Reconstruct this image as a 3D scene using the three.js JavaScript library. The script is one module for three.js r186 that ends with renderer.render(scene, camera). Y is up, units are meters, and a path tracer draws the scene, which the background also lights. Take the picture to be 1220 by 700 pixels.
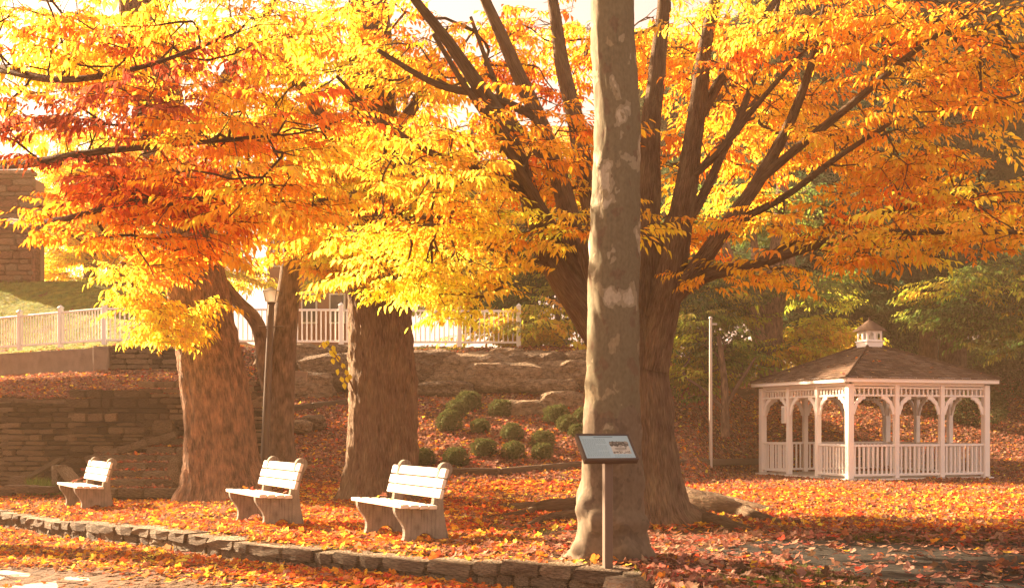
import * as THREE from 'three';
import { ImprovedNoise } from 'three/addons/math/ImprovedNoise.js';
import { mergeGeometries } from 'three/addons/utils/BufferGeometryUtils.js';

// ---------------------------------------------------------------- camera, sky, sun, exposure
const F = 1400, CX = 610, HY = 505, EYE = 1.3;          // focal length, principal point and eye height
const scene = new THREE.Scene();
const camera = new THREE.PerspectiveCamera(2 * Math.atan(350 / F) * 180 / Math.PI, 1220 / 700, 0.1, 900);
camera.position.set(0, EYE, 0);
camera.lookAt(0, EYE, -10);
camera.setViewOffset(1220, 700, 0, 350 - HY, 1220, 700); // a raised lens: verticals stay vertical

const SUN_BEHIND = 40 * Math.PI / 180, SUN_UP = 23 * Math.PI / 180;
const sunDir = new THREE.Vector3(-Math.cos(SUN_BEHIND) * Math.cos(SUN_UP), Math.sin(SUN_UP), -Math.sin(SUN_BEHIND) * Math.cos(SUN_UP));
{
  const W = 512, H = 256, d = new Float32Array(W * H * 4), v = new THREE.Vector3();
  for (let j = 0; j < H; j++) for (let i = 0; i < W; i++) {
    const el = ((j + 0.5) / H - 0.5) * Math.PI, az = ((i + 0.5) / W - 0.5) * 2 * Math.PI;
    v.set(Math.cos(el) * Math.cos(az), Math.sin(el), Math.cos(el) * Math.sin(az));
    const up = Math.max(0, Math.sin(el)), c = Math.max(0, v.dot(sunDir));
    const k = Math.pow(1 - up, 2.2);                     // pale warm horizon, cooler zenith
    const glow = 0.65 * Math.pow(c, 5) + 0.5 * Math.pow(c, 28);
    const o = (j * W + i) * 4;
    d[o] = 0.06 + 0.12 * k + glow * 0.55;
    d[o + 1] = 0.051 + 0.086 * k + glow * 0.4;
    d[o + 2] = 0.05 + 0.07 * k + glow * 0.26;
    d[o + 3] = 1;
  }
  const sky = new THREE.DataTexture(d, W, H, THREE.RGBAFormat, THREE.FloatType);
  sky.mapping = THREE.EquirectangularReflectionMapping; sky.magFilter = THREE.LinearFilter; sky.needsUpdate = true;
  scene.background = sky; scene.environment = sky;
}
const sun = new THREE.DirectionalLight(new THREE.Color().setRGB(1.0, 0.71, 0.43), 5);
sun.position.copy(sunDir).multiplyScalar(120).add(new THREE.Vector3(0, 0, -22));
sun.target.position.set(0, 0, -22); scene.add(sun, sun.target);
sun.castShadow = true; sun.shadow.radius = 2; sun.shadow.mapSize.set(4096, 4096);
Object.assign(sun.shadow.camera, { left: -45, right: 45, top: 35, bottom: -35, near: 10, far: 260 });
const renderer = new THREE.WebGLRenderer({ antialias: true });
renderer.toneMapping = THREE.LinearToneMapping; renderer.toneMappingExposure = 8.8; renderer.shadowMap.enabled = true;
scene.fog = new THREE.FogExp2(new THREE.Color().setRGB(1.0, 0.66, 0.40), 0.0016);

// ---------------------------------------------------------------- helpers
let seed = 20241;
const rnd = () => { seed |= 0; seed = seed + 0x6D2B79F5 | 0; let t = Math.imul(seed ^ seed >>> 15, 1 | seed); t = t + Math.imul(t ^ t >>> 7, 61 | t) ^ t; return ((t ^ t >>> 14) >>> 0) / 4294967296; };
const reseed = (n) => { seed = n; };
const rr = (a, b) => a + (b - a) * rnd();
const gauss = () => (rnd() + rnd() + rnd() + rnd() - 2) * 0.87;
const pn = new ImprovedNoise();
const noise = (x, y, z = 0) => pn.noise(x + 31.7, y + 17.3, z + 5.1);
const fbm = (x, y, z = 0, o = 4) => { let s = 0, a = 0.5; for (let i = 0; i < o; i++) { s += a * noise(x, y, z); x *= 2.03; y *= 2.03; z *= 2.03; a *= 0.5; } return s; };
const clamp = (x, a = 0, b = 1) => Math.min(b, Math.max(a, x));
const ss = (a, b, x) => { const t = clamp((x - a) / (b - a)); return t * t * (3 - 2 * t); };
const mix = (a, b, t) => a + (b - a) * t;
const V = (x, y, z) => new THREE.Vector3(x, y, z);
const at = (px, py, D) => V((px - CX) / F * D, EYE + (HY - py) / F * D, -D);   // the point at depth D that the photograph shows there
const lerpTable = (t, x) => { if (x <= t[0][0]) return t[0][1]; for (let i = 1; i < t.length; i++) if (x <= t[i][0]) return mix(t[i - 1][1], t[i][1], (x - t[i - 1][0]) / (t[i][0] - t[i - 1][0])); return t[t.length - 1][1]; };

const used = new Map();
const numbered = (n) => { const k = used.get(n) ?? 0; used.set(n, k + 1); return k ? `${n}_${String(k).padStart(3, '0')}` : n; };
function tag(o, label, category, group, kind) { o.userData.label = label; o.userData.category = category; if (group) o.userData.group = group; if (kind) o.userData.kind = kind; return o; }
function thing(name, label, category, pos = V(0, 0, 0), turn = 0, group) {
  const o = new THREE.Group(); o.name = numbered(name); o.position.copy(pos); o.rotation.y = turn; scene.add(o);
  return tag(o, label, category, group);
}
function part(name, geo, mat, parent, pos, turn) {
  const m = new THREE.Mesh(geo, mat); m.name = parent === scene ? numbered(name) : name; m.castShadow = m.receiveShadow = true;
  if (pos) m.position.copy(pos); if (turn) m.rotation.y = turn;
  parent.add(m); return m;
}
function struct(name, geo, mat, label, category) { const m = part(name, geo, mat, scene); m.userData = { label, category, kind: 'structure' }; return m; }
const rgb = (r, g, b) => new THREE.Color().setRGB(r, g, b);
const std = (c, roughness = 0.8, extra = {}) => new THREE.MeshPhysicalMaterial({ color: c, roughness, specularIntensity: roughness > 0.75 ? 0.2 : 1, ...extra });   // dry matt matter has hardly any sheen

function dataTex(w, h, fn, srgb = false, rep) {
  const d = new Uint8Array(w * h * 4);
  for (let j = 0; j < h; j++) for (let i = 0; i < w; i++) {
    const c = fn(i / w, j / h), o = (j * w + i) * 4;
    for (let k = 0; k < 3; k++) d[o + k] = clamp(Math.round((Array.isArray(c) ? c[k] : c) * 255), 0, 255);
    d[o + 3] = 255;
  }
  const t = new THREE.DataTexture(d, w, h); t.wrapS = t.wrapT = THREE.RepeatWrapping; t.magFilter = THREE.LinearFilter; t.minFilter = THREE.LinearMipmapLinearFilter; t.generateMipmaps = true;
  if (srgb) t.colorSpace = THREE.SRGBColorSpace; if (rep) t.repeat.set(...rep); t.needsUpdate = true; return t;
}
// noise that tiles over the unit square
const tileN = (u, v, fx, fy, z = 0, o = 4) => {
  const s = ss(0.75, 1, u), t = ss(0.75, 1, v), a = fbm(u * fx, v * fy, z, o), lo = s ? mix(a, fbm((u - 1) * fx, v * fy, z, o), s) : a;
  if (!t) return lo;
  const c = fbm(u * fx, (v - 1) * fy, z, o); return mix(lo, s ? mix(c, fbm((u - 1) * fx, (v - 1) * fy, z, o), s) : c, t);
};
const toS = (c) => c <= 0.0031308 ? c * 12.92 : 1.055 * Math.pow(c, 1 / 2.4) - 0.055;
const S = (r, g, b) => [toS(clamp(r)), toS(clamp(g)), toS(clamp(b))];

// a chamfered box: 44 triangles
function bevelBox(w, h, d, b = 0.008) {
  const x = w / 2, y = h / 2, z = d / 2; b = Math.min(b, x * 0.6, y * 0.6, z * 0.6);
  const P = [], I = [], id = {};
  for (const sx of [-1, 1]) for (const sy of [-1, 1]) for (const sz of [-1, 1]) for (let a = 0; a < 3; a++) {
    id[`${sx}${sy}${sz}${a}`] = P.length / 3;
    P.push(sx * (a === 0 ? x : x - b), sy * (a === 1 ? y : y - b), sz * (a === 2 ? z : z - b));
  }
  const g = (sx, sy, sz, a) => id[`${sx}${sy}${sz}${a}`], c = V(), n = V(), e1 = V(), e2 = V();
  const get = (i, t) => t.set(P[3 * i], P[3 * i + 1], P[3 * i + 2]);
  const A = V(), B = V(), C = V();
  const tri = (i, j, k) => { get(i, A); get(j, B); get(k, C); n.crossVectors(e1.subVectors(B, A), e2.subVectors(C, A)); c.copy(A).add(B).add(C); n.dot(c) >= 0 ? I.push(i, j, k) : I.push(i, k, j); };
  const quad = (a, b2, c2, d2) => { tri(a, b2, c2); tri(a, c2, d2); };
  for (const s of [-1, 1]) {
    quad(g(s, -1, -1, 0), g(s, 1, -1, 0), g(s, 1, 1, 0), g(s, -1, 1, 0));
    quad(g(-1, s, -1, 1), g(1, s, -1, 1), g(1, s, 1, 1), g(-1, s, 1, 1));
    quad(g(-1, -1, s, 2), g(1, -1, s, 2), g(1, 1, s, 2), g(-1, 1, s, 2));
  }
  for (const s of [-1, 1]) for (const t of [-1, 1]) {
    quad(g(s, t, -1, 0), g(s, t, 1, 0), g(s, t, 1, 1), g(s, t, -1, 1));
    quad(g(s, -1, t, 0), g(s, 1, t, 0), g(s, 1, t, 2), g(s, -1, t, 2));
    quad(g(-1, s, t, 1), g(1, s, t, 1), g(1, s, t, 2), g(-1, s, t, 2));
    for (const q of [-1, 1]) tri(g(s, t, q, 0), g(s, t, q, 1), g(s, t, q, 2));
  }
  let geo = new THREE.BufferGeometry(); geo.setAttribute('position', new THREE.Float32BufferAttribute(P, 3)); geo.setIndex(I);
  geo = geo.toNonIndexed(); geo.computeVertexNormals(); return boxUV(geo);
}
function boxUV(geo, k = 1) {            // uv in metres, by the main direction of each face
  const p = geo.attributes.position, n = geo.attributes.normal, uv = new Float32Array(p.count * 2);
  for (let i = 0; i < p.count; i++) {
    const ax = Math.abs(n.getX(i)), ay = Math.abs(n.getY(i)), az = Math.abs(n.getZ(i));
    const [a, b] = ax > ay && ax > az ? [p.getZ(i), p.getY(i)] : ay > az ? [p.getX(i), p.getZ(i)] : [p.getX(i), p.getY(i)];
    uv[2 * i] = a * k; uv[2 * i + 1] = b * k;
  }
  geo.setAttribute('uv', new THREE.BufferAttribute(uv, 2)); return geo;
}
const moved = (g, x, y, z, ry = 0, rx = 0, rz = 0) => { const m = new THREE.Matrix4().makeRotationFromEuler(new THREE.Euler(rx, ry, rz, 'YXZ')).setPosition(x, y, z); return g.applyMatrix4(m); };
// a rough stone of unit size: 48 triangles, flat facets, uneven corners
function stoneGeo(s, rough = 0.05) {
  reseed(s); let g = new THREE.BoxGeometry(1, 1, 1, 2, 2, 2); const p = g.attributes.position, off = new Map();
  for (let i = 0; i < p.count; i++) {
    const x = p.getX(i), y = p.getY(i), z = p.getZ(i), k = `${x},${y},${z}`;
    if (!off.has(k)) { const e = (Math.abs(x) > .4) + (Math.abs(y) > .4) + (Math.abs(z) > .4), q = e === 3 ? 0.9 : e === 2 ? 0.965 : 1; off.set(k, [x * q + rr(-rough, rough) * (x ? 0.5 : 1), y * q + rr(-rough, rough) * (y ? 0.7 : 1), z * q + rr(-rough, rough) * 0.9]); }
    p.setXYZ(i, ...off.get(k));
  }
  g = g.toNonIndexed(); g.computeVertexNormals(); return boxUV(g, 1);
}
// a tube through points with radii; wobble, root flare and uv in metres
function tube(pts, sides, opt = {}) {
  const { lumps = 0, lumpF = 2, flare = 0, flareH = 0.6, lobes = 5, phase = 0, cap = true, burl = 0, ridge = 0 } = opt;
  const n = pts.length, P = [], N = [], U = [], I = [];
  let t = V(), nx = V(1, 0, 0), bz = V(), prev = V(), len = 0;
  const r0 = pts[0].r;
  for (let i = 0; i < n; i++) {
    t.subVectors(pts[Math.min(n - 1, i + 1)].p, pts[Math.max(0, i - 1)].p).normalize();
    if (i === 0) { nx = Math.abs(t.x) > 0.8 ? V(0, 0, 1) : V(1, 0, 0); }
    nx.addScaledVector(t, -nx.dot(t)).normalize(); bz.crossVectors(t, nx);
    if (i) len += pts[i].p.distanceTo(prev); prev = pts[i].p;
    for (let k = 0; k <= sides; k++) {
      const a = k / sides * 2 * Math.PI, c = Math.cos(a), s = Math.sin(a), p = pts[i].p;
      let r = pts[i].r;
      if (flare) { const q = Math.exp(-len / flareH); r *= 1 + flare * q * (0.35 + 0.65 * Math.pow(0.5 + 0.5 * Math.cos(a * lobes + phase + Math.sin(a * 2 + phase) * 0.9), 1.6)); }
      const wx = p.x + c * r, wz = p.z + s * r;
      if (lumps) r *= 1 + lumps * (fbm(wx * lumpF, p.y * lumpF * 0.45, wz * lumpF, 3) * 1.6);
      if (ridge) r += ridge * (Math.abs(noise(c * r0 * 13, p.y * 2.6, s * r0 * 13)) * 1.6 + noise(c * r0 * 30, p.y * 8, s * r0 * 30) * 0.5 - 0.4);
      if (burl) { const q = Math.exp(-Math.pow(len / burl, 2)); r *= 1 + q * 0.45 * Math.max(0, noise(wx * 4.4, p.y * 4.2, wz * 4.4) + 0.08); }
      P.push(p.x + (nx.x * c + bz.x * s) * r, p.y + (nx.y * c + bz.y * s) * r, p.z + (nx.z * c + bz.z * s) * r);
      U.push(k / sides * Math.max(1, Math.round(2 * Math.PI * r0)), len);
    }
  }
  const w = sides + 1;
  for (let i = 0; i < n - 1; i++) for (let k = 0; k < sides; k++) { const a = i * w + k; I.push(a, a + w, a + 1, a + 1, a + w, a + w + 1); }
  if (cap) { const e = pts[n - 1].p, id = P.length / 3; P.push(e.x, e.y, e.z); U.push(0.5, len); for (let k = 0; k < sides; k++) I.push((n - 1) * w + k, id, (n - 1) * w + k + 1); }
  const g = new THREE.BufferGeometry(); g.setAttribute('position', new THREE.Float32BufferAttribute(P, 3)); g.setAttribute('uv', new THREE.Float32BufferAttribute(U, 2)); g.setIndex(I);
  g.computeVertexNormals();
  const nn = g.attributes.normal;                         // weld the seam
  for (let i = 0; i < n; i++) { const a = i * w, b = a + sides, v = V(nn.getX(a) + nn.getX(b), nn.getY(a) + nn.getY(b), nn.getZ(a) + nn.getZ(b)).normalize(); nn.setXYZ(a, v.x, v.y, v.z); nn.setXYZ(b, v.x, v.y, v.z); }
  return g;
}
// smooth resampling of [px, py, D, r] or [{p, r}] through a Catmull-Rom curve
function limbPts(list, step = 0.25, wob = 0, from = 0) {
  const q = list.map((e) => Array.isArray(e) ? { p: at(e[0], e[1], e[2]), r: e[3] } : e), c = new THREE.CatmullRomCurve3(q.map((e) => e.p), false, 'centripetal');
  const L = c.getLength(), n = Math.max(3, Math.round(L / step)), out = [];
  for (let i = 0; i <= n; i++) {
    const t = i / n, f = t * (q.length - 1), k = Math.min(q.length - 2, Math.floor(f)), p = c.getPoint(t);
    if (wob && i > from) p.add(V(noise(p.y * 1.3, p.x, 1), 0, noise(p.y * 1.3, p.x, 9)).multiplyScalar(wob));
    out.push({ p, r: mix(q[k].r, q[k + 1].r, f - k) });
  }
  return out;
}
// ---------------------------------------------------------------- the lie of the land
const wallLine = [[-12.5, 22.6], [-8.3, 19.0], [-6.6, 17.0], [-4.96, 15.1], [-2.9, 12.75], [-1.75, 11.7], [-0.07, 10.2], [0.55, 9.72], [0.9, 9.5], [1.02, 9.2], [1.08, 6]];
const wallD = (x) => lerpTable(wallLine, x);
const fenceD = (x) => x > -11.45 ? 33 : 33 + (-11.45 - x) * 0.7;
const MID = [[0, 0], [21.3, 0], [24, .42], [30, 2.05], [31, 2.2], [32.4, 3.2], [32.9, 3.42], [36, 3.55], [60, 5], [120, 9], [400, 12]];
const LEFT = [[-300, 0], [-8.75, 0], [-8.55, 1.82], [0.15, 2.72], [0.3, 3.46], [1, 3.55], [13, 6.6], [30, 8], [400, 12]];
function hgt(x, z) {
  const D = Math.max(0.5, -z), u = clamp(x / Math.max(8, D), -0.7, 0.7);
  let t = -0.15 * ss(-3.2, -7.5, x) * (1 - ss(20.5, 24, D)) + 0.1 * ss(-0.6, 0.7, x) * (1 - ss(11, 16, D)) + 0.03 * noise(x * 0.5, z * 0.5) + 0.015 * noise(x * 1.9, z * 1.9);
  if (x < 1.3) { const k = 1 - ss(0.02, 0.2, D - wallD(x)); t = mix(t, -0.225 + 0.07 * ss(-3.5, -0.8, x) + 0.012 * noise(x * 0.8, z * 0.8) - 0.09 * ss(-0.5, -3.5, D - wallD(x)) - 0.15 * ss(-3.2, -7.5, x), k); }
  const m = lerpTable(MID, D), fd = fenceD(x), l = D < fd + 1 ? lerpTable(LEFT, D - fd) : lerpTable([[fd + 1, 3.55], [44.5, 6.7], [60, 7.4], [400, 12]], D);
  const s = 25 + 5 * ss(0.15, 0.2, u) - 2 * ss(0.42, 0.5, u), r = lerpTable([[0, 0], [s, 0], [s + 3, .55], [s + 12, 3.1], [62, 4.4], [120, 7], [400, 10]], D);
  const wl = 1 - ss(-0.285, -0.235, u), wr = ss(0.05, 0.13, u);
  let h = mix(m, l, wl); h = mix(h, r, wr);
  return t + h + (h > 0.3 ? 0.12 * noise(x * 0.45, z * 0.45) * ss(0.3, 1, h) + 0.05 * noise(x * 1.3, z * 1.3) : 0);
}
function groundAt(px, py) {             // where the sight line through a pixel meets the ground
  let D = 8.6; for (; D < 80; D += 0.05) { const p = at(px, py, D); if (p.y <= hgt(p.x, p.z)) break; }
  const p = at(px, py, D); return V(p.x, hgt(p.x, p.z), -D);
}
const onGround = (x, D, dy = 0) => V(x, hgt(x, -D) + dy, -D);

const soilTex = dataTex(512, 512, (u, v) => { const a = tileN(u, v, 9, 9, 1, 5), b = tileN(u, v, 60, 60, 4, 2), k = 0.75 + a * 1.1 + b * 0.5; return S(0.125 * k, 0.07 * k, 0.04 * k); }, true, [0.4, 0.4]);
const soilBump = dataTex(512, 512, (u, v) => 0.5 + tileN(u, v, 14, 14, 2, 5) * 0.7 + tileN(u, v, 80, 80, 7, 2) * 0.3, false, [0.5, 0.5]);
const M = {};
M.soil = std(0xffffff, 0.95, { map: soilTex, bumpMap: soilBump, bumpScale: 0.05 });
function sheet(xs, ds, fy, keep) {
  const P = [], U = [], I = [], w = xs.length;
  for (const d of ds) for (const x of xs) { P.push(x, fy(x, -d), -d); U.push(x, d); }
  for (let j = 0; j < ds.length - 1; j++) for (let i = 0; i < w - 1; i++) {
    if (keep && !keep((xs[i] + xs[i + 1]) / 2, (ds[j] + ds[j + 1]) / 2)) continue;
    const a = j * w + i; I.push(a, a + 1, a + w, a + 1, a + w + 1, a + w);
  }
  const g = new THREE.BufferGeometry(); g.setAttribute('position', new THREE.Float32BufferAttribute(P, 3)); g.setAttribute('uv', new THREE.Float32BufferAttribute(U, 2)); g.setIndex(I); g.computeVertexNormals(); return g;
}
const range = (a, b, s) => { const o = []; for (let x = a; x < b - s * 0.3; x += s) o.push(x); o.push(b); return o; };
const gx = [-220, -120, -70, -45, -32, -24, ...range(-19, 19, 0.16), 24, 32, 45, 70, 120, 220];
const gd = [-30, -10, 0, 4, ...range(7, 37, 0.16), ...range(38, 60, 2), 75, 95, 130, 180, 240];
struct('ground', sheet(gx, gd, hgt), M.soil, 'brown park soil rising from the terrace to the hillside', 'ground');

// asphalt path on the right, with an uneven edge
const pathNear = (x) => 8.2 + 0.25 * noise(x * 0.9, 3) + 1.6 * ss(3.6, 1.6, x) + 1.0 * ss(3.1, 2.2, x);
const pathFar = (x) => 12.1 + 0.3 * noise(x * 0.8, 8) - 0.62 * ss(4.4, 7, x) + 0.15 * noise(x * 4, 2) - 0.75 * ss(3.0, 1.7, x);
const inPath = (x, D) => x > 1.55 && D > pathNear(x) && D < pathFar(x);
const aspTex = dataTex(512, 512, (u, v) => { const k = 0.8 + tileN(u, v, 7, 7, 11, 4) * 0.8 + (tileN(u, v, 110, 110, 12, 1) > 0.16 ? 0.6 : 0) + tileN(u, v, 90, 90, 3, 2) * 0.6; return S(0.024 * k, 0.022 * k, 0.02 * k); }, true, [0.6, 0.6]);
M.asphalt = std(0xffffff, 0.9, { map: aspTex, bumpMap: soilBump, bumpScale: 0.012 });
struct('path', sheet(range(1.5, 13, 0.08), range(6, 12.8, 0.08), (x, z) => hgt(x, z) + 0.006, (x, d) => inPath(x, d)), M.asphalt, 'dark worn asphalt path crossing the lawn before the gazebo', 'path');

// bright concrete walk and kerb in the lower corner
const kerbD = (x) => 12.95 - (x + 5.2) * 0.83;
const conTex = dataTex(512, 512, (u, v) => { const k = 0.95 + tileN(u, v, 6, 6, 21, 5) * 0.5 + tileN(u, v, 70, 70, 22, 2) * 0.35; return S(0.42 * k, 0.37 * k, 0.31 * k); }, true, [0.5, 0.5]);
const conBump = dataTex(256, 256, (u, v) => 0.5 + tileN(u, v, 40, 40, 5, 3) * 0.6, false, [1, 1]);
M.concrete = std(0xffffff, 0.85, { map: conTex, bumpMap: conBump, bumpScale: 0.006 });
{
  const g0 = new THREE.Group(); g0.name = 'pavement'; scene.add(g0); g0.userData = { label: 'pale concrete pavement of wide slabs below the low stone wall', category: 'pavement', kind: 'structure' };
  const dir = V(1, 0, 0.83).normalize(), L = 1.5, geo = bevelBox(L - 0.018, 0.1, 1.6, 0.012), kg = bevelBox(L - 0.012, 0.16, 0.16, 0.02);
  for (let i = -6; i < 5; i++) {
    const x = -5.2 + dir.x * i * L, y = -0.315 - 0.16 * ss(-3.2, -7.5, x);
    const c = V(x, y, -kerbD(x)).add(V(-dir.z, 0, dir.x).multiplyScalar(0.98)), turn = -Math.atan2(dir.z, dir.x);
    part('slab', geo, M.concrete, g0, c.clone().add(V(0, -0.055, 0)), turn);
    part('kerbstone', kg, M.concrete, g0, V(x, y - 0.055, -kerbD(x)).add(V(-dir.z, 0, dir.x).multiplyScalar(0.085)), turn);
  }
}
// ---------------------------------------------------------------- stones shared by the walls
const stoneTex = dataTex(512, 512, (u, v) => { const k = 0.85 + tileN(u, v, 5, 7, 31, 5) * 1.2 + tileN(u, v, 50, 60, 32, 2) * 0.35; return S(0.34 * k, 0.29 * k, 0.235 * k); }, true, [1.3, 1.3]);
const stoneBump = dataTex(512, 512, (u, v) => 0.5 + tileN(u, v, 9, 14, 33, 5) * 0.9, false, [1.5, 1.5]);
const stoneMat = (r, g, b) => std(rgb(r, g, b), 0.9, { map: stoneTex, bumpMap: stoneBump, bumpScale: 0.05 });
M.stones = [stoneMat(0.72, 0.6, 0.52), stoneMat(0.95, 0.8, 0.68), stoneMat(0.5, 0.42, 0.36), stoneMat(1.15, 0.95, 0.76), stoneMat(0.33, 0.28, 0.25)];
M.paleStones = [stoneMat(1.0, 0.95, 0.85), stoneMat(0.85, 0.8, 0.72), stoneMat(1.15, 1.05, 0.9), stoneMat(0.7, 0.62, 0.55)];
M.redStones = [stoneMat(0.75, 0.42, 0.36), stoneMat(0.95, 0.66, 0.56), stoneMat(0.62, 0.34, 0.28), stoneMat(0.85, 0.72, 0.66)];
M.mortar = std(rgb(0.03, 0.024, 0.02), 0.95);
const stoneGeos = []; for (let i = 0; i < 10; i++) stoneGeos.push(stoneGeo(900 + i * 7));
reseed(77);
const pick = (a) => a[Math.floor(rnd() * a.length) % a.length];
// courses of rough stones on a vertical face from a to b (plan points), between heights lo(s) and hi(s); s in metres along it
function courses(parent, a, b, lo, hi, o) {
  const { hMin = 0.08, hMax = 0.15, wMin = 0.2, wMax = 0.55, depth = 0.28, mats = M.stones, joint = 0.034, cope = 0, uneven = 0.045 } = o;
  const L = a.distanceTo(b), dir = b.clone().sub(a).normalize(), turn = Math.atan2(-dir.z, dir.x), nrm = V(-dir.z, 0, dir.x);
  let top = 0; for (let s = 0; s <= L; s += 0.1) top = Math.max(top, hi(s));
  let bottom = lo(0); for (let s = 0; s <= L; s += 0.1) bottom = Math.min(bottom, lo(s));
  for (let c0 = 0; c0 < L;) {                                       // short runs, each with courses of its own, so that the joints do not line up
    const c1 = Math.min(L, c0 + rr(0.6, 1.5)); let y = bottom + rr(-0.05, 0);
    while (y < top - 0.02) {
      const h = Math.min(rr(hMin, hMax) * (rnd() < 0.15 ? 1.4 : 1), Math.max(0.05, top - y)); let s = c0 - rr(0, 0.14);
      while (s < c1 - 0.03) {
        const w = Math.min(rr(wMin, wMax) * (h > 0.12 ? 1 : 0.85), c1 - s + rr(0, 0.12)), mid = s + w / 2, q = clamp(mid, 0, L);
        const isTop = y + h > hi(q) - 0.06;
        if (w > 0.05 && y + h <= hi(q) + 0.03 && y + h > lo(q)) {
          const stain = noise(mid * 0.9 + 3, y * 1.1, a.x), mt = mats === M.stones ? (stain > 0.18 ? mats[rnd() < .6 ? 4 : 2] : stain < -0.2 ? mats[rnd() < .5 ? 3 : 1] : pick(mats)) : pick(mats);
          const m = part(isTop && cope ? 'coping_stone' : 'stone', pick(stoneGeos), mt, parent), push = rr(-uneven, uneven) + (isTop ? cope : 0);
          m.scale.set(w - joint * rr(.5, 1.2), h - joint * rr(.5, 1.1), depth); m.position.copy(a).addScaledVector(dir, mid).addScaledVector(nrm, push); m.position.y = y + h / 2;
          m.rotation.set(rr(-.05, .05), turn + rr(-.07, .07) + (rnd() < .5 ? Math.PI : 0), rr(-.045, .045), 'YXZ');
        }
        s += w;
      }
      y += h;
    }
    c0 = c1;
  }
}
// low wall along the terrace edge: a core, one course and a rough coping
{
  const w = thing('terrace_wall', 'low dry stone wall edging the leafy terrace below the benches', 'stone wall'); w.userData.kind = undefined; delete w.userData.kind;
  const crv = new THREE.CatmullRomCurve3(wallLine.slice(0, 10).map(([x, d]) => V(x, 0, -d)), false, 'centripetal'), L = crv.getLength();
  let s = 0; reseed(311);
  const P = [], I = [];
  for (let i = 0, n = 90; i <= n; i++) { const p = crv.getPointAt(i / n), t = crv.getTangentAt(i / n), nn = V(-t.z, 0, t.x), y = hgt(p.x + nn.x * -0.5, p.z + nn.z * -0.5) - 0.07; for (const [k, h] of [[-0.06, -0.5], [-0.06, y], [-0.26, y], [-0.26, -0.5]]) P.push(p.x + nn.x * k, h, p.z + nn.z * k); }
  for (let i = 0; i < 90; i++) for (let k = 0; k < 3; k++) { const a = i * 4 + k; I.push(a, a + 4, a + 1, a + 1, a + 4, a + 5); }
  const cg = new THREE.BufferGeometry(); cg.setAttribute('position', new THREE.Float32BufferAttribute(P, 3)); cg.setIndex(I); cg.computeVertexNormals(); part('core', cg, M.mortar, w);
  const lay = (name, y0, h0, h1, w0, w1, dep, out) => {
    for (s = 0; s < L;) {
      const len = rr(w0, w1), u = Math.min(1, (s + len / 2) / L), p = crv.getPointAt(u), t = crv.getTangentAt(u), nn = V(-t.z, 0, t.x), h = rr(h0, h1);
      const base = hgt(p.x - nn.x * 0.55, p.z - nn.z * 0.55);
      const m = part(name, pick(stoneGeos), pick(M.paleStones), w); m.scale.set(len - 0.012, h, dep * rr(0.93, 1.05));
      m.position.set(p.x + nn.x * (out - dep / 2), base + y0 + h / 2, p.z + nn.z * (out - dep / 2)); m.rotation.set(rr(-.04, .04), -Math.atan2(t.z, t.x) + rr(-.05, .05), rr(-.025, .025), 'YXZ');
      s += len;
    }
  };
  lay('stone', -0.37, 0.1, 0.11, 0.18, 0.45, 0.24, 0.02); lay('stone', -0.268, 0.085, 0.095, 0.2, 0.5, 0.25, 0.03); lay('stone', -0.18, 0.085, 0.095, 0.16, 0.42, 0.25, 0.015); lay('coping_stone', -0.092, 0.105, 0.125, 0.28, 0.62, 0.36, 0.05);
  // the worn round cap stone at its end
  const cap = new THREE.CylinderGeometry(0.15, 0.17, 0.08, 9, 1), cp = cap.attributes.position; for (let i = 0; i < cp.count; i++) cp.setXYZ(i, cp.getX(i) * (1 + .2 * noise(cp.getX(i) * 6, cp.getZ(i) * 6)), cp.getY(i) + .02 * noise(cp.getX(i) * 5, cp.getZ(i) * 5, 3), cp.getZ(i) * 0.75);
  part('end_stone', boxUV(cap), M.paleStones[0], w, V(0.9, hgt(1.4, -9.3) - 0.05, -9.32));
}
// ---------------------------------------------------------------- tall retaining wall, steps, fence and what stands behind
{
  const w = thing('retaining_wall', 'tall dry stone retaining wall of flat brown stones beside the steps', 'stone wall'); reseed(41);
  const A = at(6, 580, 24.25), B = at(318, 560, 24.55); A.y = B.y = 0;
  const hi = (s) => s < 1.42 ? 1.82 : s < 2.85 ? 2.02 : 2.2, L = A.distanceTo(B);
  courses(w, A, B, () => -0.15, hi, { hMin: 0.075, hMax: 0.15, wMin: 0.16, wMax: 0.62, depth: 0.34, cope: 0.04 });
  const C = at(-26, 580, 26.2); C.y = 0;
  courses(w, C, A.clone().add(V(-0.05, 0, -0.1)), () => -0.15, () => 1.78, { hMin: 0.08, hMax: 0.15, wMin: 0.16, wMax: 0.45, depth: 0.3, cope: 0.03 });
  const core = new THREE.BoxGeometry(L - 0.1, 1.72, 0.3); const d = B.clone().sub(A).normalize(), mid = A.clone().add(B).multiplyScalar(0.5);
  part('core', core, M.mortar, w, V(mid.x, 0.78, mid.z - 0.14), Math.atan2(-d.z, d.x));
}
const STEPS = [[92, 206, 21.4, .12], [94, 207, 21.85, .26], [97, 208, 22.3, .4], [104, 210, 22.75, .54], [113, 214, 23.2, .68], [172, 236, 23.6, .84], [192, 240, 23.95, 1.0]]; // left and right pixel of each tread, its depth and height
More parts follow.
